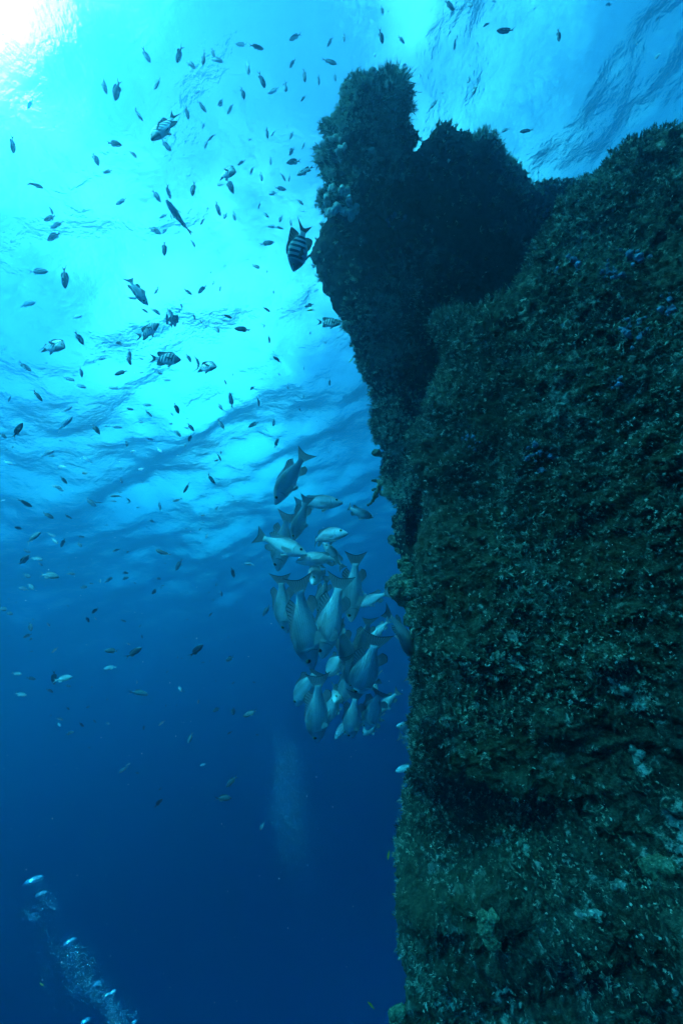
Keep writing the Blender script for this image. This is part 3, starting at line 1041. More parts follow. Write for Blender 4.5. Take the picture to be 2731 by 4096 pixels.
def build_other_fish():
    for p1, p2, s, phi, d, dd, b, label in STRIPED:
        full_fish('sergeant_fish', 'sergeant', SERGEANT, M['serg'], M['sergfin'], M['sergfin'], p1, p2, s, phi, d, dd, b, label, 'fish', 'striped sergeant fish')
    for p1, p2, s, phi, d, dd, b, label in CHUBS:
        full_fish('dark_fish', 'snapper', SNAPPER, M['chub'], M['snapfin'], M['snapfin_pale'], p1, p2, s, phi, d, dd, b, label, 'fish', None)
    for p1, p2, s, phi, d, dd, b, label in WRASSES:
        full_fish('yellow_wrasse', 'wrasse', WRASSE, M['yel'], M['yelfin'], M['yelfin'], p1, p2, s, phi, d, dd, b, label, 'fish', 'small yellow wrasses')


# ------------------------------------------------------------------ the small fish: snout x y, tail x y, tone (tile pixels of the photograph)
SMALL = {
    (0, 0): """690 285 652 222 d,813 285 832 208 d,897 313 850 275 d,932 298 940 222 d,1022 283 955 263 d,985 262 972 218 d,1085 203 1140 208 d,1208 224 1142 206 d,
1142 340 1134 268 d,1215 400 1186 325 d,1300 125 1325 118 b,1330 183 1385 155 d,1503 212 1530 168 d,1543 293 1475 270 d,1330 310 1358 268 b,1400 375 1397 315 d,1463 390 1462 340 b,
1540 375 1538 330 b,1310 418 1308 380 b,1232 428 1283 405 b,1120 453 1108 388 d,1382 465 1405 435 b,490 425 460 335 d,530 457 550 365 d,710 408 742 355 b,893 430 926 408 b,947 512 903 460 d,
1002 482 1035 463 b,1045 522 1073 475 b,128 498 155 455 d,62 700 56 618 d,655 552 612 495 d,865 545 856 482 d,930 592 942 560 b,558 665 490 655 d,785 692 738 640 d,955 645 990 610 b,940 680 955 640 b,
1228 635 1226 580 d,1245 625 1268 590 b,1330 640 1347 600 b,1388 682 1398 632 b,1140 645 1160 638 b,1195 680 1197 665 b,1328 710 1348 680 b,627 723 590 682 d,453 758 422 690 d,478 795 520 780 d,
1245 757 1240 715 b,1092 757 1130 733 b,1318 748 1385 738 d,1150 800 1163 762 b,1202 832 1197 787 b,1325 835 1330 795 b,1310 830 1290 792 d,195 860 118 832 d,1072 885 1035 810 d,998 848 1035 850 d,
883 897 895 830 d,737 925 698 870 d,783 910 763 845 d,535 938 590 910 d,243 985 230 940 d,205 1012 265 990 d,235 1047 297 1015 b,222 1103 285 1065 d,1235 890 1272 885 b,1312 870 1260 862 d,
1010 990 993 920 d,1187 958 1195 925 b,1030 1003 1042 972 b,1080 1012 1072 965 b,735 1000 775 980 d,922 1030 945 985 b,738 1072 675 1038 d,748 1072 770 1045 b,1233 998 1200 965 d,1283 1020 1297 987 b,
1338 1037 1330 995 d,1392 940 1360 910 d,1300 1050 1260 1040 d,1230 1040 1275 1045 b,895 1133 875 1090 d,755 1172 755 1105 d,1255 1112 1190 1123 d""",
    (1366, 0): """12 190 8 145 d,188 68 180 20 d,188 198 172 135 d,287 198 258 165 d,152 262 152 235 b,515 45 470 0 d,600 27 570 15 d,650 122 682 98 d,715 140 795 147 d,998 188 990 135 d,
515 225 525 170 d,530 180 530 155 b,625 247 628 225 b,262 312 220 298 d,297 297 275 303 d,360 355 357 333 b,582 375 583 345 b,600 432 628 372 d,455 430 475 422 b,408 495 443 455 b,745 485 735 470 d,
735 605 775 583 d,820 605 882 595 d,1213 22 1240 20 d,1440 98 1460 70 d,1440 270 1458 240 d,690 5 715 8 d""",
    (0, 1024): """218 70 130 73 d,300 145 295 45 d,322 105 305 85 d,160 213 85 230 b,375 275 325 288 b,383 405 345 345 d,533 400 568 402 d,487 467 445 478 b,603 500 577 452 d,600 475 595 425 d,660 475 635 470 d,
530 545 590 525 d,660 535 630 535 b,745 543 705 528 d,778 572 735 562 b,377 555 372 503 d,343 572 290 558 b,350 550 330 548 d,395 605 345 590 b,142 527 85 487 d,193 665 152 612 d,40 668 52 640 d,
543 607 490 605 b,545 692 540 675 d,613 705 575 700 b,695 685 655 683 b,698 737 665 708 d,820 722 800 670 d,795 732 782 718 d,660 762 632 763 b,890 803 860 765 d,870 792 838 785 b,458 817 422 768 d,
558 788 508 783 b,330 740 265 803 b,330 692 278 722 b,103 770 60 838 d,30 835 0 815 d,705 845 670 835 b,830 828 805 800 d,868 850 880 818 d,583 875 583 840 d,743 900 722 880 b,600 900 625 893 b,
680 260 645 240 d,735 268 690 233 d,768 312 768 250 d,795 272 765 235 d,838 315 845 298 b,897 293 888 260 d,928 310 915 287 d,1065 285 1018 265 d,1005 352 985 317 d,1080 333 1155 342 d,1212 330 1215 308 b,
1237 400 1235 360 d,628 195 582 193 b,712 172 735 132 b,880 177 842 147 d,838 240 828 212 d,912 170 950 130 d,978 133 985 108 b,1010 163 1012 135 b,968 80 970 65 d,1190 55 1155 37 d,1225 78 1230 60 b,
1255 172 1258 155 b,1238 255 1205 232 d,1400 233 1445 218 d,1420 360 1430 345 d,1500 402 1482 392 d,1255 463 1297 490 d,1395 523 1395 505 d,1040 590 1028 562 d,1070 550 1070 537 d,1150 615 1170 597 d,
1325 612 1315 588 d,1393 653 1393 633 d,1513 595 1513 562 d,883 668 883 653 d,1055 630 1068 703 d,1190 690 1185 640 d,1020 703 997 677 d,1380 712 1370 697 d,1143 785 1190 760 d,1255 780 1260 745 d,
1230 803 1210 790 b,1028 793 998 748 d,1278 838 1260 885 d,1525 845 1540 852 d,1508 905 1508 892 d,1553 925 1553 912 d,878 487 855 447 d,915 500 895 450 d,245 897 180 915 b,222 918 260 918 b,60 957 15 938 b,
270 968 305 968 b,410 942 380 918 b,380 995 410 1002 d,562 978 553 965 d,637 980 668 980 b,308 1045 277 1010 d,562 1043 555 1015 d,645 1038 665 1045 d,845 1085 875 1040 d,1015 910 1015 893 d,
1015 940 997 900 d,985 942 1010 935 d,985 1043 950 1000 d,283 1070 230 1045 d,295 1077 265 1075 b,25 1120 0 1125 b,145 1150 80 1115 d,510 1103 565 1100 d,600 1128 580 1110 d,535 1128 500 1122 b,
545 1085 565 1087 b,440 1148 395 1110 d,465 1133 428 1128 b,795 1125 838 1118 d,737 1165 730 1120 d,1000 1150 990 1172 d,1195 1137 1180 1130 d""",
    (0, 2048): """245 28 195 0 d,330 30 295 12 d,68 70 108 78 d,183 95 115 145 b,255 112 215 97 b,265 145 240 118 d,282 160 302 118 b,390 115 352 112 b,375 160 358 138 b,140 185 105 175 b,195 220 140 205 d,
135 200 85 248 b,195 245 175 230 b,268 297 178 285 d,345 285 300 280 d,140 300 110 285 b,90 347 135 358 d,155 355 130 328 d,462 325 460 303 d,515 300 482 325 b,590 300 557 312 d,400 345 365 345 b,
430 330 405 328 b,625 330 612 318 d,720 305 745 307 d,590 280 565 278 b,700 375 725 352 d,720 175 790 205 d,810 265 838 215 d,520 180 555 170 b,690 40 718 45 d,945 120 955 98 d,915 85 925 72 d,
1075 300 1065 250 b,1125 235 1170 243 d,1015 365 1020 395 d,1210 475 1240 425 d,993 340 993 325 d,30 450 0 440 b,60 470 25 460 b,318 435 305 425 d,425 465 455 435 d,410 505 392 478 d,445 495 432 478 d,
230 525 217 508 d,145 545 138 505 d,110 575 150 560 d,565 498 553 495 d,580 505 555 495 d,640 530 650 515 d,960 480 978 458 d,855 493 870 493 d,155 640 135 640 d,240 645 270 620 d,485 637 550 640 d,
648 625 580 670 d,930 612 870 665 b,600 610 580 600 d,655 580 648 560 d,480 720 538 710 d,100 745 55 740 d,165 768 120 760 b,250 790 250 725 d,330 758 245 775 d,325 800 300 797 b,245 828 212 810 d,
122 842 70 835 d,677 838 595 820 d,835 825 820 795 d,630 790 630 768 d,765 740 775 725 d,1040 683 1075 663 d,1080 600 1078 590 d,1065 790 1080 778 d,1160 780 1175 785 d,993 780 990 770 d,725 780 718 775 d,
760 895 765 880 b,810 892 812 880 b,910 880 912 855 d,980 915 1015 897 d,1070 930 1075 895 d,1120 937 1185 912 b,320 908 305 895 b,290 955 258 945 b,280 985 265 965 d,385 985 360 965 d,430 955 445 970 d,
490 968 510 975 d,340 1010 298 1022 b,730 980 760 955 d,865 1060 885 1010 d,660 1000 665 975 d,1045 1020 1070 1005 d,1175 1022 1190 1025 b,405 1080 420 1085 d,580 1165 605 1150 d,920 1165 950 1155 d""",
    (0, 3072): """550 20 590 -10 d,1042 85 1090 35 d,1060 138 985 140 d,1195 285 1215 245 d,745 143 710 180 d,640 25 620 20 d,730 100 745 90 d""",
}


def small_mesh(key, b):
    """one light mesh: body, tail, back and belly fins"""
    body = body_mesh('damselfish', CHROMIS, b, 16, 14)
    parts = [body]
    for f in ('tail', 'dorsal', 'anal'):
        parts.append(fin_mesh('fin', CHROMIS[f][0], CHROMIS[f][1], b, 7, 2))
    t0, L = .24, .16
    for s in (-1, 1):
        parts.append(fin_mesh('fin', [(.5 - t0, s * .06, .01), (.5 - t0 - .02, s * .058, -.025)], [(.5 - t0 - L, s * .13, .01), (.5 - t0 - L * .8, s * .12, -.06)], b, 4, 2))
    V, tri, quad, n = [], [], [], 0
    for m in parts:
        co = np.empty(len(m.vertices) * 3, np.float32)
        m.vertices.foreach_get('co', co)
        V.append(co.reshape(-1, 3))
        for p in m.polygons:
            (tri if len(p.vertices) == 3 else quad).append([n + v for v in p.vertices])
        n += len(m.vertices)
        bpy.data.meshes.remove(m)
    return mesh('damselfish', np.concatenate(V), [np.array(quad), np.array(tri)])


def heading(dx, dy):
    a = math.degrees(math.atan2(-dy, dx)) % 360
    for lo, hi, t in ((22, 68, 'rising to the right'), (68, 112, 'rising straight up'), (112, 158, 'rising to the left'), (158, 202, 'swimming left'),
                      (202, 248, 'diving to the left'), (248, 292, 'diving straight down'), (292, 338, 'diving to the right')):
        if lo <= a < hi:
            return t
    return 'swimming right'


def region(x, y):
    if x > 1366:
        if y < 250:
            return 'above the bow tower' if x < 1750 else 'high above the right of the wreck'
        return 'in the bright gap right of the bow tower' if y < 800 else 'by the hull'
    if x > 1050 and y < 900:
        return 'left of the bow tower'
    if x > 1050 and y < 1760:
        return 'left of the overhanging bow'
    if y < 420:
        return 'near the surface beside the sun'
    if y < 1000:
        return 'in the white sun glare' if x < 760 else 'between sun glare and tower'
    if y < 1330:
        return 'under the sun glare'
    if y < 1640:
        return 'around the striped fish'
    if y < 2010:
        return 'in mid water beside the top snapper' if x < 760 else 'just above the snapper school'
    if x > 800 and y < 2700:
        return 'close to the left of the snapper school'
    if y < 2400:
        return 'left of the upper school'
    if y < 2720:
        return 'left of the lower school'
    return 'in the deep blue above the bubbles'


def build_small_fish():
    rs = random.Random(12)
    kinds, rows = {}, []
    for (ox, oy), txt in SMALL.items():
        for ln in txt.replace('\n', '').split(','):
            q = ln.split()
            x1, y1, x2, y2 = [float(v) / 1.148 for v in q[:4]]
            x1, x2, y1, y2 = ox + x1, ox + x2, oy + y1, oy + y2
            x1, y1, x2, y2 = x1 + (x1 - x2) * .06, y1 + (y1 - y2) * .06, x2 + (x2 - x1) * .06, y2 + (y2 - y1) * .06
            rows.append((math.hypot(x1 - x2, y1 - y2), x1, y1, x2, y2, q[4]))
    # the farthest, smallest ones over the open water are a mass of their own
    rows.sort(key=lambda r: -r[0])
    far = rows[300:]
    while len(far) < 130:
        x, y = rs.uniform(0, 1350), rs.choice((rs.uniform(1300, 2900), rs.gauss(2150, 300)))
        if y > 2900 or (x > 1000 and y > 1700):
            continue
        a, L = rs.uniform(0, 6.283), rs.uniform(9, 19)
        far.append((L, x, y, x + L * math.cos(a), y + L * math.sin(a) * .7, 'd'))
    FV, FQ, FT, n = [], [], [], 0
    for i, (L, x1, y1, x2, y2, tn) in enumerate(rows[:300] + far):
        tone = 'pale' if tn == 'b' else ('dark' if rs.random() < .6 else 'grey')
        if tone == 'pale' and (y1 > 2000 or (y1 < 1100 and rs.random() < .8)):
            tone = 'grey' if y1 < 1100 or rs.random() < .3 else 'dark'
        # foreshortened ones are nearer than their length in the picture says
        real = rs.uniform(.074, .115)
        vis = 1.0 if L > 40 else rs.uniform(.75, 1.0)
        d = min(max(real * vis * F / L, 1.9), 8.5)
        real = L * d / F / vis
        dd = real * math.sqrt(max(0, 1 - vis * vis)) * rs.choice((-1, 1))
        dx, dy = x1 - x2, y1 - y2
        s = (1 if dx < 0 else -1) if abs(dx) > .35 * abs(dy) else rs.choice((-1, 1))
        phi = rs.gauss(-34, 14) if tone == 'pale' else rs.choice((-1, -1, 1)) * rs.gauss(36, 18)
        if y1 > 2300:
            phi *= .45
        b = rs.choice((-.35, 0, 0, .3))
        fr = frame(pt(x1, y1, d + dd / 2), pt(x2, y2, d - dd / 2), s, R(phi))
        key = (tone, b)
        if key not in kinds:
            kinds[key] = small_mesh(*key)
            kinds[key].materials.append(M[tone])
        if i >= 300:
            me = kinds[key]
            co = np.empty(len(me.vertices) * 3, np.float32)
            me.vertices.foreach_get('co', co)
            A_ = np.array(fr)
            FV.append(co.reshape(-1, 3) @ A_[:3, :3].T + A_[:3, 3])
            for p in me.polygons:
                (FT if len(p.vertices) == 3 else FQ).append([n + v for v in p.vertices])
            n += len(me.vertices)
            continue
        o = obj('damselfish', kinds[key])
        o.matrix_world = fr
        size = 'larger' if L > 62 else ('small' if L > 30 else 'tiny')
        word = {'pale': 'silvery', 'dark': 'dark', 'grey': 'dull'}[tone]
        lab = '%s %s damselfish %s %s' % (size, word, heading(dx, dy), region((x1 + x2) / 2, (y1 + y2) / 2))
        tag(o, lab, 'fish', 'damselfish in open water')
    o = obj('distant_fish_shoal', mesh('distant_fish_shoal', np.concatenate(FV), [np.array(FQ), np.array(FT)]), M['far'])
    tag(o, 'shoal of far faint little fish in the open water left of the wreck', 'fish shoal', kind='stuff')


# ------------------------------------------------------------------ corals and sponges on the wreck
def hull_at(x, y, bow=False, out=0.0):
    """point and normal of the built surface nearest to photograph pixel (x, y)"""
    k = 'b' if bow else ''
    i = int(np.argmin((HULL[k + 'x'] - x) ** 2 + (HULL[k + 'y'] - y) ** 2))
    return Vector(HULL[k + 'P'][i]) + Vector(HULL[k + 'N'][i]) * out, Vector(HULL[k + 'N'][i])


def blob_mesh(name, blobs, res, rough, scale, seed):
    """a knobbly solid: overlapping balls remeshed into one skin, then roughened"""
    from mathutils import kdtree
    bm_v, bm_f, n = [], [], 0
    c = np.array([b[0] for b in blobs], float)
    r = np.array([b[1] for b in blobs], float)
    me = bpy.data.metaballs.new(name)
    me.resolution = res
    me.render_resolution = res
    me.threshold = .25
    for (p, q) in blobs:
        e = me.elements.new()
        e.co = p
        e.radius = q * 1.55
    o = bpy.data.objects.new(name + '_metaball', me)
    COL.objects.link(o)
    dg = bpy.context.evaluated_depsgraph_get()
    m = bpy.data.meshes.new_from_object(o.evaluated_get(dg), depsgraph=dg)
    bpy.data.objects.remove(o)
    bpy.data.metaballs.remove(me)
    co = np.empty(len(m.vertices) * 3, np.float32)
    m.vertices.foreach_get('co', co)
    no = np.empty(len(m.vertices) * 3, np.float32)
    m.vertices.foreach_get('normal', no)
    P, N = co.reshape(-1, 3).astype(float), no.reshape(-1, 3)
    P = P + N * (fbm(P, scale, 3, seed, .6) * rough)[:, None]
    m.vertices.foreach_set('co', P.astype(np.float32).ravel())
    for p in m.polygons:
        p.use_smooth = True
    m.name = name
    m.update()
    return m


def coral_material(name, a, b, c):
    t = NT(name)
    tcn = t.n('ShaderNodeTexCoord')
    P = tcn.outputs['Object']
    n1, n2 = t.noise(P, 22, 4, .6), t.noise(P, 110, 3, .7)
    v = t.n('ShaderNodeTexVoronoi')
    v.inputs['Scale'].default_value = 130
    t.l(P, v.inputs['Vector'])
    col = t.mix(t.ramp(n1, .38, .62), a, b)
    col = t.mix(t.ramp(n2, .52, .7), col, c)
    t.bsdf(col, .85, .2, t.bump(t.math('ADD', n2, v.outputs['Distance']), .8, .008))
    return t.m


def cluster(x, y, w, h, n, r0, r1, d_out, rs, bow=False):
    """balls spread over a w by h pixel patch of the surface around (x, y)"""
    out = []
    for _ in range(n):
        q = rs.gauss(0, .45), rs.gauss(0, .45)
        p, nn = hull_at(x + q[0] * w, y + q[1] * h, bow)
        out.append((p + nn * rs.uniform(0, d_out) * KS, rs.uniform(r0, r1) * KS))
    return out


def place(name, blobs, mat, label, cat, group=None, res=.006, rough=.004, scale=60, seed=0):
    o0 = sum((b[0] for b in blobs), Vector()) / len(blobs)
    m = blob_mesh(name, [(b[0] - o0, b[1]) for b in blobs], res, rough, scale, seed)
    o = obj(name, m, mat)
    o.location = o0
    tag(o, label, cat, group)
    return o


def build_growths():
    rs = random.Random(5)
    lump = coral_material('lumpy_coral', (.05, .06, .04), (.16, .18, .11), (.34, .36, .24))
    sponge = coral_material('pale_sponge', (.42, .44, .38), (.58, .60, .52), (.70, .72, .64))
    soft = coral_material('blue_soft_coral', (.06, .10, .15), (.12, .19, .26), (.18, .26, .34))
    green = coral_material('green_coral', (.06, .08, .04), (.13, .16, .09), (.22, .26, .15))

    def edge(name, spots, d, mat, label, cat, rmul=1.0, seed=0, rough=.004, group=None):
        # spots: (x, y, radius in pixels, depth offset)
        bl = []
        for x, y, r, q in spots:
            dd = float((bow_depth if d == 'bow' else hull_depth)(np.array(max(x, 1590 if d == 'hull' else 0)), np.array(y))) + (.045 if d == 'bow' else .07) * KS + q * KS
            bl.append((pt(x, y, dd), r / F * dd * rmul))
        return place(name, bl, mat, label, cat, group, .0055, rough, 55, seed)

    edge('lumpy_coral', [(1570, 2345, 26, 0), (1595, 2325, 24, .02), (1625, 2320, 22, .03), (1585, 2375, 26, -.01), (1612, 2360, 30, 0), (1610, 2395, 26, .02), (1640, 2370, 28, 0), (1632, 2400, 22, .03),
                         (1562, 2360, 15, .03), (1600, 2345, 18, -.03), (1645, 2340, 20, 0), (1578, 2322, 15, .03)], 'hull', lump,
         'biggest lumpy brown coral jutting from the hull edge beside the snappers', 'coral', seed=1, rough=.006)
    edge('lumpy_coral', [(1632, 2425, 18, .02), (1642, 2445, 18, 0), (1648, 2415, 16, 0), (1625, 2470, 14, .02), (1636, 2488, 15, .02), (1648, 2470, 17, 0), (1625, 2490, 10, .03)], 'hull', lump,
         'hanging lumpy coral just below the biggest one', 'coral', seed=2, rough=.005)
    edge('lumpy_coral', [(1648, 2515, 12, .02), (1652, 2535, 13, 0), (1650, 2552, 9, .02)], 'hull', lump, 'lowest small coral knob on the hull edge below the hanging one', 'coral', seed=3)
    edge('knobby_coral', [(1601, 2252, 12, 0), (1612, 2240, 10, 0), (1624, 2238, 9, .02), (1596, 2266, 9, .01), (1618, 2262, 12, 0), (1632, 2256, 11, 0), (1608, 2276, 11, 0), (1628, 2280, 12, 0),
                          (1640, 2290, 11, 0), (1622, 2298, 9, 0), (1638, 2308, 11, 0), (1643, 2268, 9, 0)], 'hull', green, 'knobby yellowish coral crowning the lumpy one on the hull edge', 'coral', seed=4)
    edge('lumpy_coral', [(1566, 2155, 13, 0), (1575, 2170, 14, 0), (1585, 2160, 14, .02), (1582, 2180, 10, .02), (1560, 2168, 7, .01)], 'bow', lump,
         'round coral knob on the stem above the knobby coral', 'coral', seed=5)
    edge('lumpy_coral', [(1588, 2200, 10, 0), (1598, 2208, 9, .02)], 'bow', lump, 'little coral bump under the round knob on the stem', 'coral', seed=6)
    edge('lumpy_coral', [(1502, 1812, 13, 0), (1512, 1806, 9, 0), (1516, 1815, 10, .02), (1498, 1802, 7, 0)], 'bow', lump, 'dark coral knob sticking out of the stem highest up', 'coral', seed=7)
    # the encrusted hook hanging off the stem
    hook = []
    path = [(1580, 1915), (1562, 1920), (1545, 1925), (1530, 1932), (1517, 1942), (1512, 1955), (1508, 1966), (1502, 1978), (1496, 1992), (1490, 2004), (1482, 2014), (1472, 2020)]
    for i, (x, y) in enumerate(path):
        r = 15 - i * .85
        hook.append((x, y, r, rs.uniform(-.01, .01)))
    hook += [(1500, 1922, 9, 0), (1512, 1928, 9, 0), (1492, 1921, 6, 0), (1490, 1960, 5, 0), (1498, 1955, 6, 0)]
    edge('encrusted_hook', hook, 'bow', lump, 'crooked growth-covered hook hanging from the stem', 'hook', 1.0, 8, .005)
    edge('lumpy_coral', [(1525, 1972, 9, 0), (1535, 1976, 9, 0), (1545, 1980, 9, 0), (1556, 1988, 9, 0), (1520, 1968, 6, 0)], 'bow', lump, 'short knuckled coral finger below the crooked hook', 'coral', seed=9)

    def onface(name, x, y, w, h, n, r0, r1, mat, label, cat, bow=False, outd=.02, seed=0, rough=.004, group=None):
        return place(name, cluster(x, y, w, h, n, r0, r1, outd, rs, bow), mat, label, cat, group, .005, rough, 70, seed)

    # horseshoe of pale sponge on the bow
    bl = []
    for k in range(26):
        a = R(205 - k * 9.4)
        p, nn = hull_at(1370 + 42 * math.cos(a), 832 - 36 * math.sin(a), True)
        bl.append((p + nn * .034, rs.uniform(.008, .013)))
    for q in ((1355, 845), (1375, 850), (1395, 845), (1385, 835)):
        p, nn = hull_at(*q, True)
        bl.append((p + nn * .02, .014))
    place('sponge', bl, sponge, 'big pale horseshoe-shaped sponge on the dark bow plates', 'sponge', None, .005, .004, 80, 20)
    for i, (x, y, w, h, n, lab) in enumerate([
            (1355, 572, 40, 10, 7, 'pale sponge tuft on the left shoulder of the bow tower'),
            (1480, 622, 34, 10, 7, 'pale sponge tuft in the middle of the bow tower'),
            (1545, 368, 20, 9, 5, 'small pale sponge near the top of the bow tower'),
            (1480, 308, 14, 8, 4, 'small pale sponge on the very top of the bow tower'),
            (1402, 603, 14, 10, 4, 'faint sponge between the two tufts of the bow tower')]):
        onface('sponge', x, y, w, h, n, .008, .014, sponge, lab, 'sponge', True, .02, 30 + i)
    softs = [(1580, 885, 34, 26, 10, True, 'dim bluish soft coral on the dark bow plates'),
             (2540, 1060, 40, 26, 16, False, 'largest blue soft coral high on the right of the hull'),
             (2470, 1130, 34, 34, 12, False, 'ring-like blue soft coral left below the largest one'),
             (2540, 1350, 40, 50, 16, False, 'long blue soft coral patch hanging on the right of the hull'),
             (2690, 1250, 26, 40, 9, False, 'blue soft coral at the right border of the picture'),
             (2240, 1125, 14, 14, 4, False, 'lone blue soft coral bud near the top edge of the hull'),
             (2315, 1080, 20, 26, 6, False, 'pair of blue soft coral buds near the top edge of the hull'),
             (2160, 1825, 40, 24, 10, False, 'blue soft coral clump in the middle of the hull'),
             (2190, 1880, 20, 10, 4, False, 'small blue soft coral just below the middle clump'),
             (1910, 1780, 40, 14, 8, False, 'blue soft coral row on the left part of the hull'),
             (2500, 1540, 18, 12, 4, False, 'small blue soft coral below the long hanging patch')]
    for i, (x, y, w, h, n, bow, lab) in enumerate(softs):
        onface('soft_coral', x, y, w * 1.3, h * 1.3, int(n * 1.6), .004, .009, soft, lab, 'soft coral', bow, .03, 50 + i, .005, 'blue soft corals')
    onface('green_coral', 1975, 3672, 44, 34, 18, .013, .022, green, 'greenish mound of coral low on the hull', 'coral', False, .02, 70, .005)
    crust = coral_material('pale_crust', (.08, .10, .07), (.22, .25, .19), (.46, .5, .4))
    for i, (x, y, w, h, n, lab) in enumerate([
            (2005, 2600, 34, 30, 16, 'pale crust patch nearest to the snapper school on the hull'),
            (2090, 2645, 18, 40, 14, 'upright pale crust streak in the middle of the hull'),
            (1912, 2812, 24, 18, 10, 'small pale crust patch level with the lowest snappers'),
            (2556, 2812, 40, 34, 18, 'bright pale crust patch near the right border above the ledge'),
            (2545, 3020, 44, 40, 22, 'wide pale crust patch near the right border level with the ledge'),
            (2005, 3378, 30, 18, 12, 'pale crust patch just under the dark ledge'),
            (2118, 3445, 24, 52, 20, 'tall pale crust patch above and right of the greenish coral'),
            (2394, 3690, 46, 28, 18, 'pale crust patch right of the greenish coral'),
            (2010, 3896, 54, 18, 18, 'slanting pale crust streak low on the hull'),
            (1790, 3976, 50, 24, 18, 'lowest pale crust patch near the foot of the hull edge'),
            (2480, 3545, 44, 22, 14, 'pale crust patch low on the right of the hull'),
            (2045, 2070, 30, 44, 16, 'pale crust patch high on the hull right of the dark crevice')]):
        onface('crust', x, y, w, h, int(n * 1.6), .003, .008, crust, lab, 'crust', False, .004, 90 + i, .007, 'pale crusts on the hull')
    onface('brain_coral', 2715, 3560, 30, 50, 18, .014, .022, green, 'brown coral mound at the right border low on the hull', 'coral', False, .012, 120, .006)
    edge('yellow_coral', [(1575, 4060, 20, 0), (1590, 4045, 18, 0), (1605, 4040, 18, 0), (1568, 4080, 14, 0), (1590, 4075, 22, 0), (1612, 4065, 20, 0), (1600, 4090, 22, 0)], 'hull', green,
         'pale green coral lump at the foot of the hull edge', 'coral', seed=71)


# ------------------------------------------------------------------ bubbles
def bubble_material():
    t = NT('bubble')
    g = t.n('ShaderNodeBsdfGlossy')
    g.inputs['Roughness'].default_value = .08
    g.inputs['Color'].default_value = (.95, .97, 1, 1)
    tr = t.n('ShaderNodeBsdfTransparent')
    lw = t.n('ShaderNodeLayerWeight')
    lw.inputs['Blend'].default_value = .45
    m = t.n('ShaderNodeMixShader')
    t.l(t.ramp(lw.outputs['Facing'], .15, .9, lo=.4, hi=.9), m.inputs[0])
    t.l(tr.outputs[0], m.inputs[1])
    t.l(g.outputs[0], m.inputs[2])
    t.l(m.outputs[0], t.out.inputs[0])
    return t.m


def ico():
    f = (1 + 5 ** .5) / 2
    V = np.array([(-1, f, 0), (1, f, 0), (-1, -f, 0), (1, -f, 0), (0, -1, f), (0, 1, f), (0, -1, -f), (0, 1, -f), (f, 0, -1), (f, 0, 1), (-f, 0, -1), (-f, 0, 1)], float) / math.sqrt(1 + f * f)
    T = np.array([(0, 11, 5), (0, 5, 1), (0, 1, 7), (0, 7, 10), (0, 10, 11), (1, 5, 9), (5, 11, 4), (11, 10, 2), (10, 7, 6), (7, 1, 8), (3, 9, 4), (3, 4, 2), (3, 2, 6), (3, 6, 8), (3, 8, 9), (4, 9, 5), (2, 4, 11), (6, 2, 10), (8, 6, 7), (9, 8, 1)])
    return V, T


def swarm(name, centres, radii, mat, flat=None):
    V, T = ico()
    n = len(centres)
    Vs = centres[:, None, :] + V[None] * radii[:, None, None] * (np.array([1, 1, 1]) if flat is None else flat)
    Ts = (T[None] + (np.arange(n) * 12)[:, None, None]).reshape(-1, 3)
    return obj(name, mesh(name, Vs.reshape(-1, 3), Ts, True), mat)


def dome_mesh(name, seed):
    """a rising bubble: a cap with a ragged hollow underside"""
    rs = np.random.default_rng(seed)
    nu, nv = 28, 10
    a = np.linspace(0, 2 * math.pi, nu, endpoint=False)
    rows = []
    for j in range(nv):
        e = math.pi / 2 * (1 - j / (nv - 1) * 1.12)
        rim = 1 + .06 * np.sin(5 * a + seed) * (j / nv)
        rows.append(np.stack([np.cos(a) * math.cos(e) * rim, np.sin(a) * math.cos(e) * rim, np.full(nu, .55 * math.sin(e)) + .06 * np.sin(3 * a + 2 * seed) * (j / nv) ** 3], -1))
    for j in range(1, 6):
        k = 1 - j / 5 * .98
        rows.append(np.stack([np.cos(a) * k * .97, np.sin(a) * k * .97, np.full(nu, -.10 + .30 * (1 - k)) + rs.normal(0, .03, nu)], -1))
    P = np.concatenate(rows)
    m = len(rows)
    ix = np.arange(m * nu).reshape(m, nu)
    Q = np.stack([ix[:-1], ix[1:], np.roll(ix[1:], -1, 1), np.roll(ix[:-1], -1, 1)], -1).reshape(-1, 4)
    return mesh(name, P, Q)


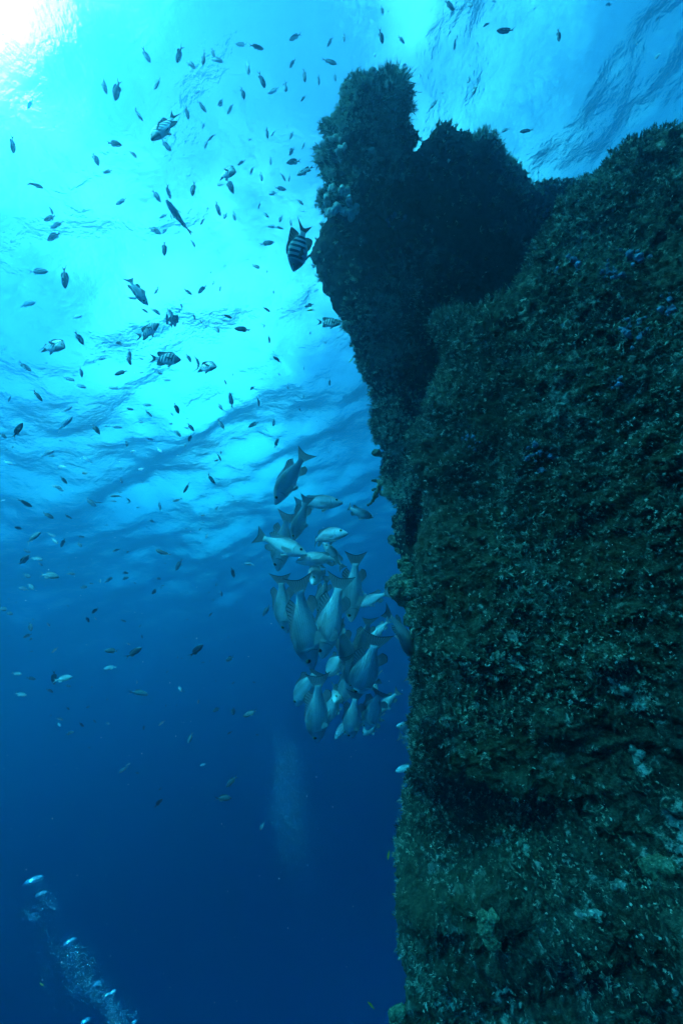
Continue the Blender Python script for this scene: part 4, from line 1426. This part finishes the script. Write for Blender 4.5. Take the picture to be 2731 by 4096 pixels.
def build_bubbles():
    rng = np.random.default_rng(8)
    bub = bubble_material()
    d0 = 2.3

    def Z(x, y):
        return 50 + x / 2.851, 3450 + y / 2.851

    def P(xy, d):
        return np.stack([np.array(pt(a[0], a[1], q)) for a, q in zip(xy, d)])
    big = [((245, 215), 84, 'biggest dome-shaped bubble, leading the rising stream'), ((335, 360), 50, 'second dome-shaped bubble just under the leading one'),
           ((660, 905), 58, 'dome-shaped bubble halfway up the rising stream'), ((965, 1385), 42, 'dome-shaped bubble in the dense lower part of the stream'),
           ((1152, 1475), 34, 'small dome bubble, upper one of a touching pair low in the stream'), ((1090, 1505), 30, 'small dome bubble, lower one of a touching pair low in the stream'),
           ((835, 1810), 46, 'dim dome bubble at the bottom border of the picture'), ((1390, 1820), 32, 'dome bubble at the lower right end of the stream')]
    for i, ((x, y), r, lab) in enumerate(big):
        o = obj('bubble', dome_mesh('bubble', i), bub)
        X, Y = Z(x, y)
        o.location = pt(X, Y, d0)
        k = r * 1.25 / 2.851 / F * d0
        o.scale = (k, k, k * .9)
        tag(o, lab, 'bubble', 'dome bubbles in the rising stream')
    # the fine bubbles trailing them
    xy, rr = [], []
    for (x0, y0), (x1, y1), n, wd in (((245, 240), (370, 300), 60, 45), ((340, 380), (430, 480), 90, 45), ((430, 470), (490, 560), 90, 40), ((110, 560), (300, 640), 90, 25), ((330, 540), (250, 640), 90, 45),
                                      ((340, 680), (390, 800), 26, 30), ((470, 840), (460, 1000), 50, 40), ((330, 860), (260, 1060), 22, 25), ((660, 930), (900, 1150), 260, 80), ((560, 980), (640, 1150), 200, 100),
                                      ((400, 1150), (350, 1400), 50, 40), ((640, 1200), (960, 1500), 420, 90), ((800, 1350), (1400, 1840), 900, 90), ((1000, 1500), (1250, 1842), 320, 80), ((430, 1480), (500, 1700), 22, 30),
                                      ((640, 1440), (760, 1520), 50, 40), ((400, 700), (800, 1000), 90, 90)):
        n = int(n * .7)
        t = rng.random(n)
        g = rng.normal(0, wd * 1.2, (n, 2))
        for a, q in zip(t, g):
            xy.append(Z(x0 + (x1 - x0) * a + q[0] * .75, y0 + (y1 - y0) * a + q[1] * .75))
            rr.append(rng.uniform(2.6, 6.6) * (1 if rng.random() < .92 else 1.7))
    d = d0 + rng.normal(0, .12, len(xy))
    c = P(xy, d)
    o = swarm('bubble_stream', c, np.array(rr) / 2.851 / F * d0, bub, np.array([1, 1, .7]))
    tag(o, 'stream of fine bubbles trailing up from the lower left', 'bubbles', kind='stuff')
    # the far plume in the middle
    n = 2300
    y = rng.beta(1.5, 1.9, n)
    k = rng.beta(1.2, 1.6, n)
    xy = np.stack([1078 + 12 * np.sin(y * 9) + y * 45 + k * (105 + 70 * y) + rng.normal(0, 16, n), 2925 + y * 620 + rng.normal(0, 14, n)], -1)
    dp = 4.2
    d = rng.normal(dp, .15, n)
    o = swarm('bubble_plume', P(xy, d), rng.uniform(.8, 1.9, n) / F * dp, bub)
    tag(o, 'faint column of tiny bubbles rising in the deep blue beside the hull', 'bubbles', kind='stuff')
    # fine bubbles and specks drifting below the surface by the sun
    n = 900
    sp_ = rng.normal(0, 1, (n, 2))
    a = rng.random(n)
    xy = np.stack([150 + a * 640 + sp_[:, 0] * 150, 560 - a * 430 + sp_[:, 1] * 150], -1)
    d = rng.uniform(2.5, 6, n)
    t = NT('speck')
    t.bsdf((.8, .8, .78), .6, .3)
    o = swarm('drifting_specks', P(xy, d), rng.uniform(.6, 2.2, n) / F * d, bub)
    tag(o, 'fine bubbles drifting under the surface beside the sun', 'bubbles', kind='stuff')
    n = 700
    xy = np.stack([rng.uniform(0, 2731, n), rng.uniform(0, 4096, n)], -1)
    d = rng.uniform(.7, 2.2, n)
    inside = np.array([poly_sdf(xy[:, 0], xy[:, 1], HULL_OUT)[0] > 0])[0]
    d = np.where(inside, np.minimum(d, .85), d)
    o = swarm('floating_particles', P(xy, d), rng.uniform(.5, 1.3, n) * rng.choice([1, 1, 1, 1.9], n) / F * d, t.m)
    tag(o, 'tiny pale particles floating in the water', 'particles', kind='stuff')


build_school()
build_other_fish()
build_small_fish()
build_growths()
build_bubbles()
